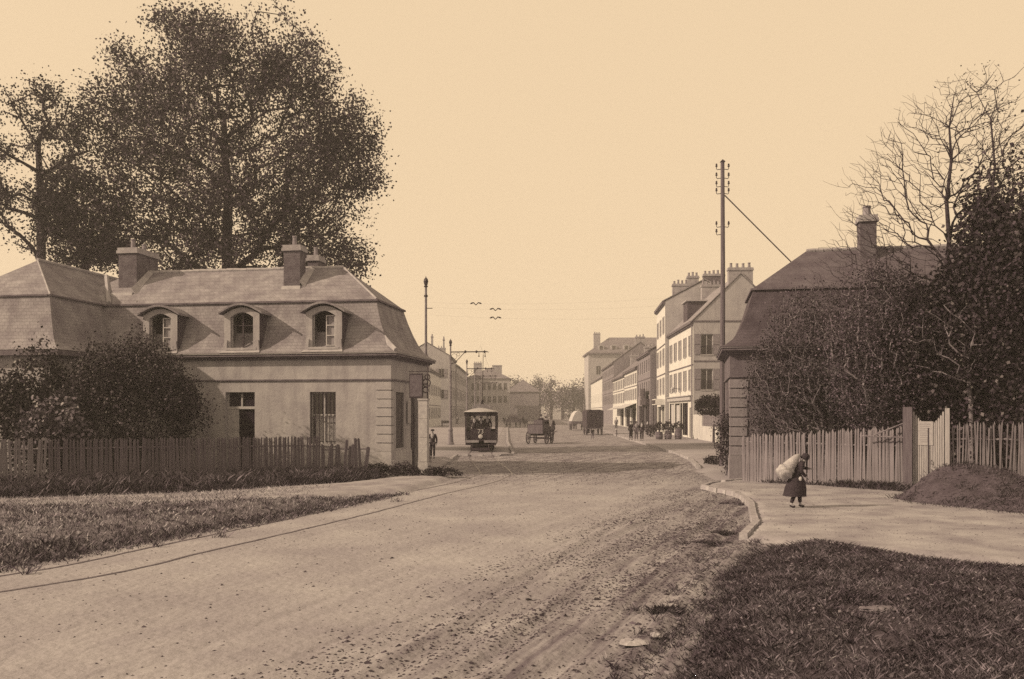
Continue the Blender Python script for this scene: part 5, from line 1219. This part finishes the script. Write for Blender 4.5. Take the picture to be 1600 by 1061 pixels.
mb = MB(); mb.use(glass)
for sx in (-1, 1): mb.box(sx*1.0-.008, sx*1.0+.008, 1.2, 7.1, 1.55, 2.4)
mb.build('side_windows', tm)
mb = MB(); n = 14; prof = [(-1.12+2.24*k/n, 2.64+.26*math.sin(PI*k/n)) for k in range(n+1)]
mb.extrude([(x_, z_) for x_, z_ in prof]+[(x_, z_-.05) for x_, z_ in prof[::-1]], -.35, 8.6); mb.extrude([(x_, z_) for x_, z_ in prof], -.36, -.30); mb.build('roof', tm, canvas, True)
tb('roof_valance', paint_d, (-1.08,1.08,.0,.05,2.38,2.63))
mb = MB(); mb.extrude([(-.62,2.82),(.62,2.82),(.62,3.05),(.3,3.16),(-.3,3.16),(-.62,3.05)], 1.2, 7.2); mb.build('clerestory', tm, chim_m)
mb = MB(); mb.tube([(0,3.5,3.16),(0,3.5,3.45)], .08, 7); mb.tube([(0,3.5,3.45),(-.1,8.4,6.95)], [.035,.02], 6); mb.build('trolley_pole', tm, iron)
mb = MB(); mb.tube([(-.55,-.12,.52),(-.55,-.35,.15),(.55,-.35,.15),(.55,-.12,.52)], .035, 6); mb.box(-.6, .6, -.36, -.33, .08, .3); mb.build('fender', tm, iron)
wl = MB(); wl.lathe([(.30,-.05),(.38,-.045),(.38,.05),(.40,.051),(.40,.07),(.1,.072)], 12, (0,0), lambda p: (p[2], p[0], .40+p[1]-.02)); w0 = None
for sx in (-1, 1):
    for yy_ in (2.6, 5.6):
        if w0 is None: w0 = o = wl.build('wheel', tm, iron)
        else: o = w0.copy(); C.objects.link(o); o.parent = tm
        o.location = (sx*.72, yy_, 0)
tb('controller', paint_d, (-.42,-.18,.12,.34,.72,1.6)); tb('destination_board', cloth_g, (-.42,.42,-.03,-.003,2.40,2.60))
for x_, hh_, lab in ((-.42,1.70,'driver in dark uniform and peaked cap at the left of the tram platform'),(.02,1.62,'man between the other two on the tram platform'),(.44,1.74,'stout man in dark coat at the right of the tram platform')):
    person(lab, (at(751,59)+x_, 59.38 if x_ else 59.75, .85), PI, hh_*.97, 'stand', cloth_d if x_ else cloth_g, cloth_d, 'kepi' if x_ < 0 else 'cap')

# ------------------------------------------------------------------ carts and horses
def wheel_part(parent, c, r, name='wheel', m=wood_d):
    mb = MB(); n = 18; T = lambda p: (c[0]+p[2], c[1]+p[0], c[2]+p[1])
    mb.use(iron); ring = []; vs = []; fs = []
    for k in range(n):
        a = 2*PI*k/n
        for rr, zc_ in ((r,-.035),(r,.035),(r-.07,.035),(r-.07,-.035)): vs.append((rr*math.cos(a), rr*math.sin(a), zc_))
    for k in range(n):
        for q in range(4): fs.append((k*4+q, k*4+(q+1) % 4, ((k+1) % n)*4+(q+1) % 4, ((k+1) % n)*4+q))
    mb.add(vs, fs, T); mb.use(m)
    for k in range(10): a = 2*PI*k/10; mb.tube([(.05*math.cos(a),.05*math.sin(a),0),((r-.06)*math.cos(a),(r-.06)*math.sin(a),0)], .02, 4, T)
    mb.lathe([(.09,-.12),(.10,0),(.09,.12)], 8, (0,0), T); return mb.build(name, parent)
def horse(label, loc, rz, sc_=1.0, group=None):
    r = thing('horse', label, 'horse', loc, rz, group); r.scale = (sc_,)*3
    V = [(0,0,1.28),(0,.45,1.22),(0,.78,1.30),(0,1.0,1.62),(0,1.16,1.90),(0,1.42,1.72),(0,1.60,1.56),(0,-.45,1.26),(0,-.72,1.30),
         (-.15,.62,1.05),(-.15,.66,.72),(-.15,.66,.40),(-.15,.68,.08),(.15,.62,1.05),(.15,.56,.72),(.15,.62,.40),(.15,.52,.10),
         (-.16,-.62,1.08),(-.17,-.50,.82),(-.17,-.76,.52),(-.17,-.70,.08),(.16,-.62,1.08),(.17,-.56,.82),(.17,-.84,.52),(.17,-.86,.08),(-.06,1.14,2.04),(.06,1.14,2.04)]
    E = [(0,1),(1,2),(2,3),(3,4),(4,5),(5,6),(0,7),(7,8),(1,9),(9,10),(10,11),(11,12),(1,13),(13,14),(14,15),(15,16),(7,17),(17,18),(18,19),(19,20),(7,21),(21,22),(22,23),(23,24),(4,25),(4,26)]
    Rr = [.30,.31,.24,.16,.13,.10,.075,.30,.22,.15,.09,.055,.065,.15,.09,.055,.065,.19,.12,.06,.065,.19,.12,.06,.065,.025,.025]
    skin_obj('body', V, E, Rr, horse_m, r)
    mb = MB(); mb.tube([(0,-.88,1.36),(0,-1.02,1.15),(0,-1.02,.75)], [.05,.08,.03], 7); mb.build('tail', r, cloth_d)
    mb = MB(); mb.tube([(0,.72,1.62),(0,.92,1.85),(0,1.08,2.05)], [.03,.05,.04], 5); mb.build('mane', r, cloth_d)
    mb = MB(); mb.tube([(.0+.24*math.cos(a), .80+.05*math.sin(a)*2, 1.30+.30*math.sin(a)) for a in np.linspace(0, 2*PI, 13)], .05, 6); mb.build('collar', r, wood_p); return r
# delivery cart with driver, nearest
x, y = gp(836, 694)
ct = thing('delivery_cart', 'dark four wheeled delivery cart seen from behind in the middle of the road', 'cart', (x, y, 0), math.radians(-21))
tb('cart_body', paint_d, (-.72,.72,.1,1.7,.85,1.72), parent=ct); tb('tailboard', wood_d, (-.68,.68,.04,.099,.9,1.66), parent=ct)
tb('luggage_box', cloth_g, (-.45,.35,.9,1.5,1.721,2.05), parent=ct); tb('seat', paint_d, (-.6,.6,1.8,2.2,1.5,1.6), (-.6,.6,1.72,1.79,1.3,2.0), parent=ct); tb('footboard', paint_d, (-.6,.6,1.8,2.7,.95,1.02), parent=ct)
for sx in (-1, 1): wheel_part(ct, (sx*.84,.6,.55), .55); wheel_part(ct, (sx*.76,2.2,.42), .42)
mb = MB(); mb.tube([(-.84,.6,.55),(.84,.6,.55)], .04, 6); mb.tube([(-.76,2.2,.42),(.76,2.2,.42)], .04, 6); mb.box(-.5,.5,.3,2.4,.72,.849); mb.build('axles', ct, iron)
mb = MB()
for sx in (-1, 1): mb.tube([(sx*.42,2.5,.75),(sx*.40,4.9,1.05)], .035, 6)
mb.build('shafts', ct, wood_p)
M_ = Matrix.Rotation(math.radians(-21), 3, 'Z')
def onc(a, b, c): v = M_ @ Vector((a, b, c)); return (x+v.x, y+v.y, c)
person('driver in bowler hat on the seat of the dark delivery cart', onc(-.05,1.72,.78), math.radians(-21), 1.7, coat=cloth_d, hat='bowler', sit=True)
person('passenger beside the driver on the dark delivery cart', onc(.42,1.74,.70), math.radians(-21), 1.62, coat=cloth_d, hat='cap', sit=True)
horse('dark horse harnessed in front of the dark delivery cart', onc(0,3.9,0), math.radians(-21), .98)
# dark tilt van
x, y = gp(930, 680)
vn = thing('covered_van', 'tall dark covered van seen from behind near the right pavement', 'van', (x, y, 0), math.radians(4))
mb = MB(); mb.extrude([(-.98,.95),(.98,.95),(1.0,2.9),(.6,3.02),(-.6,3.02),(-1.0,2.9)], 0, 3.6); mb.build('tilt', vn, canvas_d)
mb = MB()
for px_ in (-.5, 0, .5): mb.box(px_-.02, px_+.02, -.03, -.001, 1.0, 2.85)
mb.box(-.95, .95, -.05, -.031, .95, 1.1); mb.build('rear_curtain_straps', vn, paint_d)
tb('chassis', wood_d, (-.85,.85,.05,3.5,.75,.949), parent=vn)
for sx in (-1, 1): wheel_part(vn, (sx*.90,.8,.6), .6); wheel_part(vn, (sx*.85,3.0,.5), .5)
horse('grey brown horse pulling the tall covered van', (x-.3, y+5.2, 0), math.radians(4))
x, y = gp(904, 672.5)
wv_ = thing('covered_wagon', 'wagon with a rounded pale canvas cover behind the dark van', 'wagon', (x, y, 0), math.radians(3))
mb = MB(); pr_ = [(-1.0+2.0*k/14, 1.35+1.55*math.sin(PI*k/14)**.75) for k in range(15)]; mb.extrude(pr_, 0, 4); mb.build('canvas_cover', wv_, canvas)
tb('wagon_bed', wood_d, (-.95,.95,0,4,.95,1.34), parent=wv_)
for sx in (-1, 1): wheel_part(wv_, (sx*.95,1,.65), .65); wheel_part(wv_, (sx*.9,3.2,.5), .5)
horse('horse in front of the pale canvas covered wagon', (x-.2, y+5.6, 0), math.radians(3))
x, y = gp(807, 668)
wf = thing('open_wagon', 'low open wagon far up the street right of the tram', 'wagon', (x, y, 0), math.radians(20))
tb('wagon_bed', wood_d, (-1,1,0,3.2,.9,1.5), parent=wf); mb = MB(); mb.blob((0,1.6,1.75), (.9,1.5,.55), 10, .15, 4); mb.build('load', wf, cloth_g)
for sx in (-1, 1): wheel_part(wf, (sx*.95,.8,.6), .6); wheel_part(wf, (sx*.9,2.6,.5), .5)
horse('horse standing at the right of the low open wagon far up the street', (x+1.5, y+.6, 0), math.radians(160))
x, y = gp(1000, 676, .1)

# tubs and barrels before the corner house
def barrel(label, loc, h=.95, r=.36, m=wood_d):
    b = thing('barrel', label, 'barrel', loc, 0, 'tubs and barrels before the corner house')
    q = MB(); q.lathe([(r*.82,0),(r*.95,h*.25),(r,h*.5),(r*.95,h*.75),(r*.82,h),(r*.7,h-.03)], 14); q.build('staves', b, m)
    q = MB()
    for z_ in (.12,.3,.7,.88): rr = r*(.87+.13*math.sin(PI*z_)); q.lathe([(rr*1.03,h*z_-.02),(rr*1.035,h*z_+.02)], 14)
    q.build('hoops', b, iron); return b
for px, py, h_, lab in ((1030,687,.75,'low barrel at the left of the row before the corner house'),(1044,687,.85,'second barrel before the corner house, holding a small bush'),(1060,687,1.05,'large barrel nearest the corner of the corner house')):
    x, y = gp(px, py, .1); barrel(lab, (x, y, .12), h_)
for px, py, rr, lab in ((1030,684,(.55,.5,.5),'dark leafy plant above the low barrel'),(1044,683,(.5,.45,.55),'round dark plant in the second barrel'),(1060,682,(.5,.45,.5),'bushy plant crowning the large barrel'),(1017,680,(.5,.45,.6),'dark potted shrub before the light shop of the tall house')):
    x, y = gp(px, py+3, .1); shrub('potted_shrub', lab, (x, y, 1.25 if rr[2] < .6 else .8), rr, 700, .12, leaf_c, (x, y, .95 if rr[2] < .6 else .12), 2, 'plant', 3)
def cafe_table(label, px, py):
    x, y = gp(px, py, .1); t = thing('stall_table', label, 'table', (x, y, .12)); q = MB(); q.box(-.9,.9,-.4,.4,.72,.78); q.build('table_top', t, canvas)
    for a in (-.8,.8):
        for b in (-.33,.33): l = MB(); l.frus((.03,.03),(.03,.03),(a,b),(a,b),0,.72); l.build('leg', t, wood_d)
cafe_table('pale topped stall table on the pavement left of the standing group', 975, 682)
cafe_table('second stall table close to the dark shopfront', 1003, 676)
# low workshop cart on left pavement
x, y = gp(697, 667, .1); t = thing('hand_cart', 'small dark hand cart standing on the left pavement near the pale house', 'cart', (x, y, .12)); tb('tray', paint_d, (-.8,.8,-.5,.5,.6,1.1), parent=t); wheel_part(t, (-.7,0,.45), .45); wheel_part(t, (.7,0,.45), .45)

# convert skinned figures to plain meshes
bpy.context.view_layer.update(); dg = bpy.context.evaluated_depsgraph_get(); new = []
for o, m in SK: new.append(bpy.data.meshes.new_from_object(o.evaluated_get(dg)))
for (o, m), me in zip(SK, new):
    o.modifiers.clear(); o.data = me; me.materials.clear(); me.materials.append(m); me.polygons.foreach_set('use_smooth', [True]*len(me.polygons))

# ------------------------------------------------------------------ haze
hz = MB(); hz.box(-950, 950, -70, 1550, -1.3, 36); hm = bpy.data.materials.new('haze_air'); hm.use_nodes = True; t = hm.node_tree; t.nodes.clear()
ou = t.nodes.new('ShaderNodeOutputMaterial'); pv = t.nodes.new('ShaderNodeVolumePrincipled'); pv.inputs['Color'].default_value = (.97,.97,.97,1); pv.inputs['Density'].default_value = .0008; pv.inputs['Anisotropy'].default_value = .2
t.links.new(pv.outputs[0], ou.inputs['Volume']); ho = hz.build('haze', None, hm); ho['kind'] = 'stuff'; ho['label'] = 'pale haze filling the air along the street'
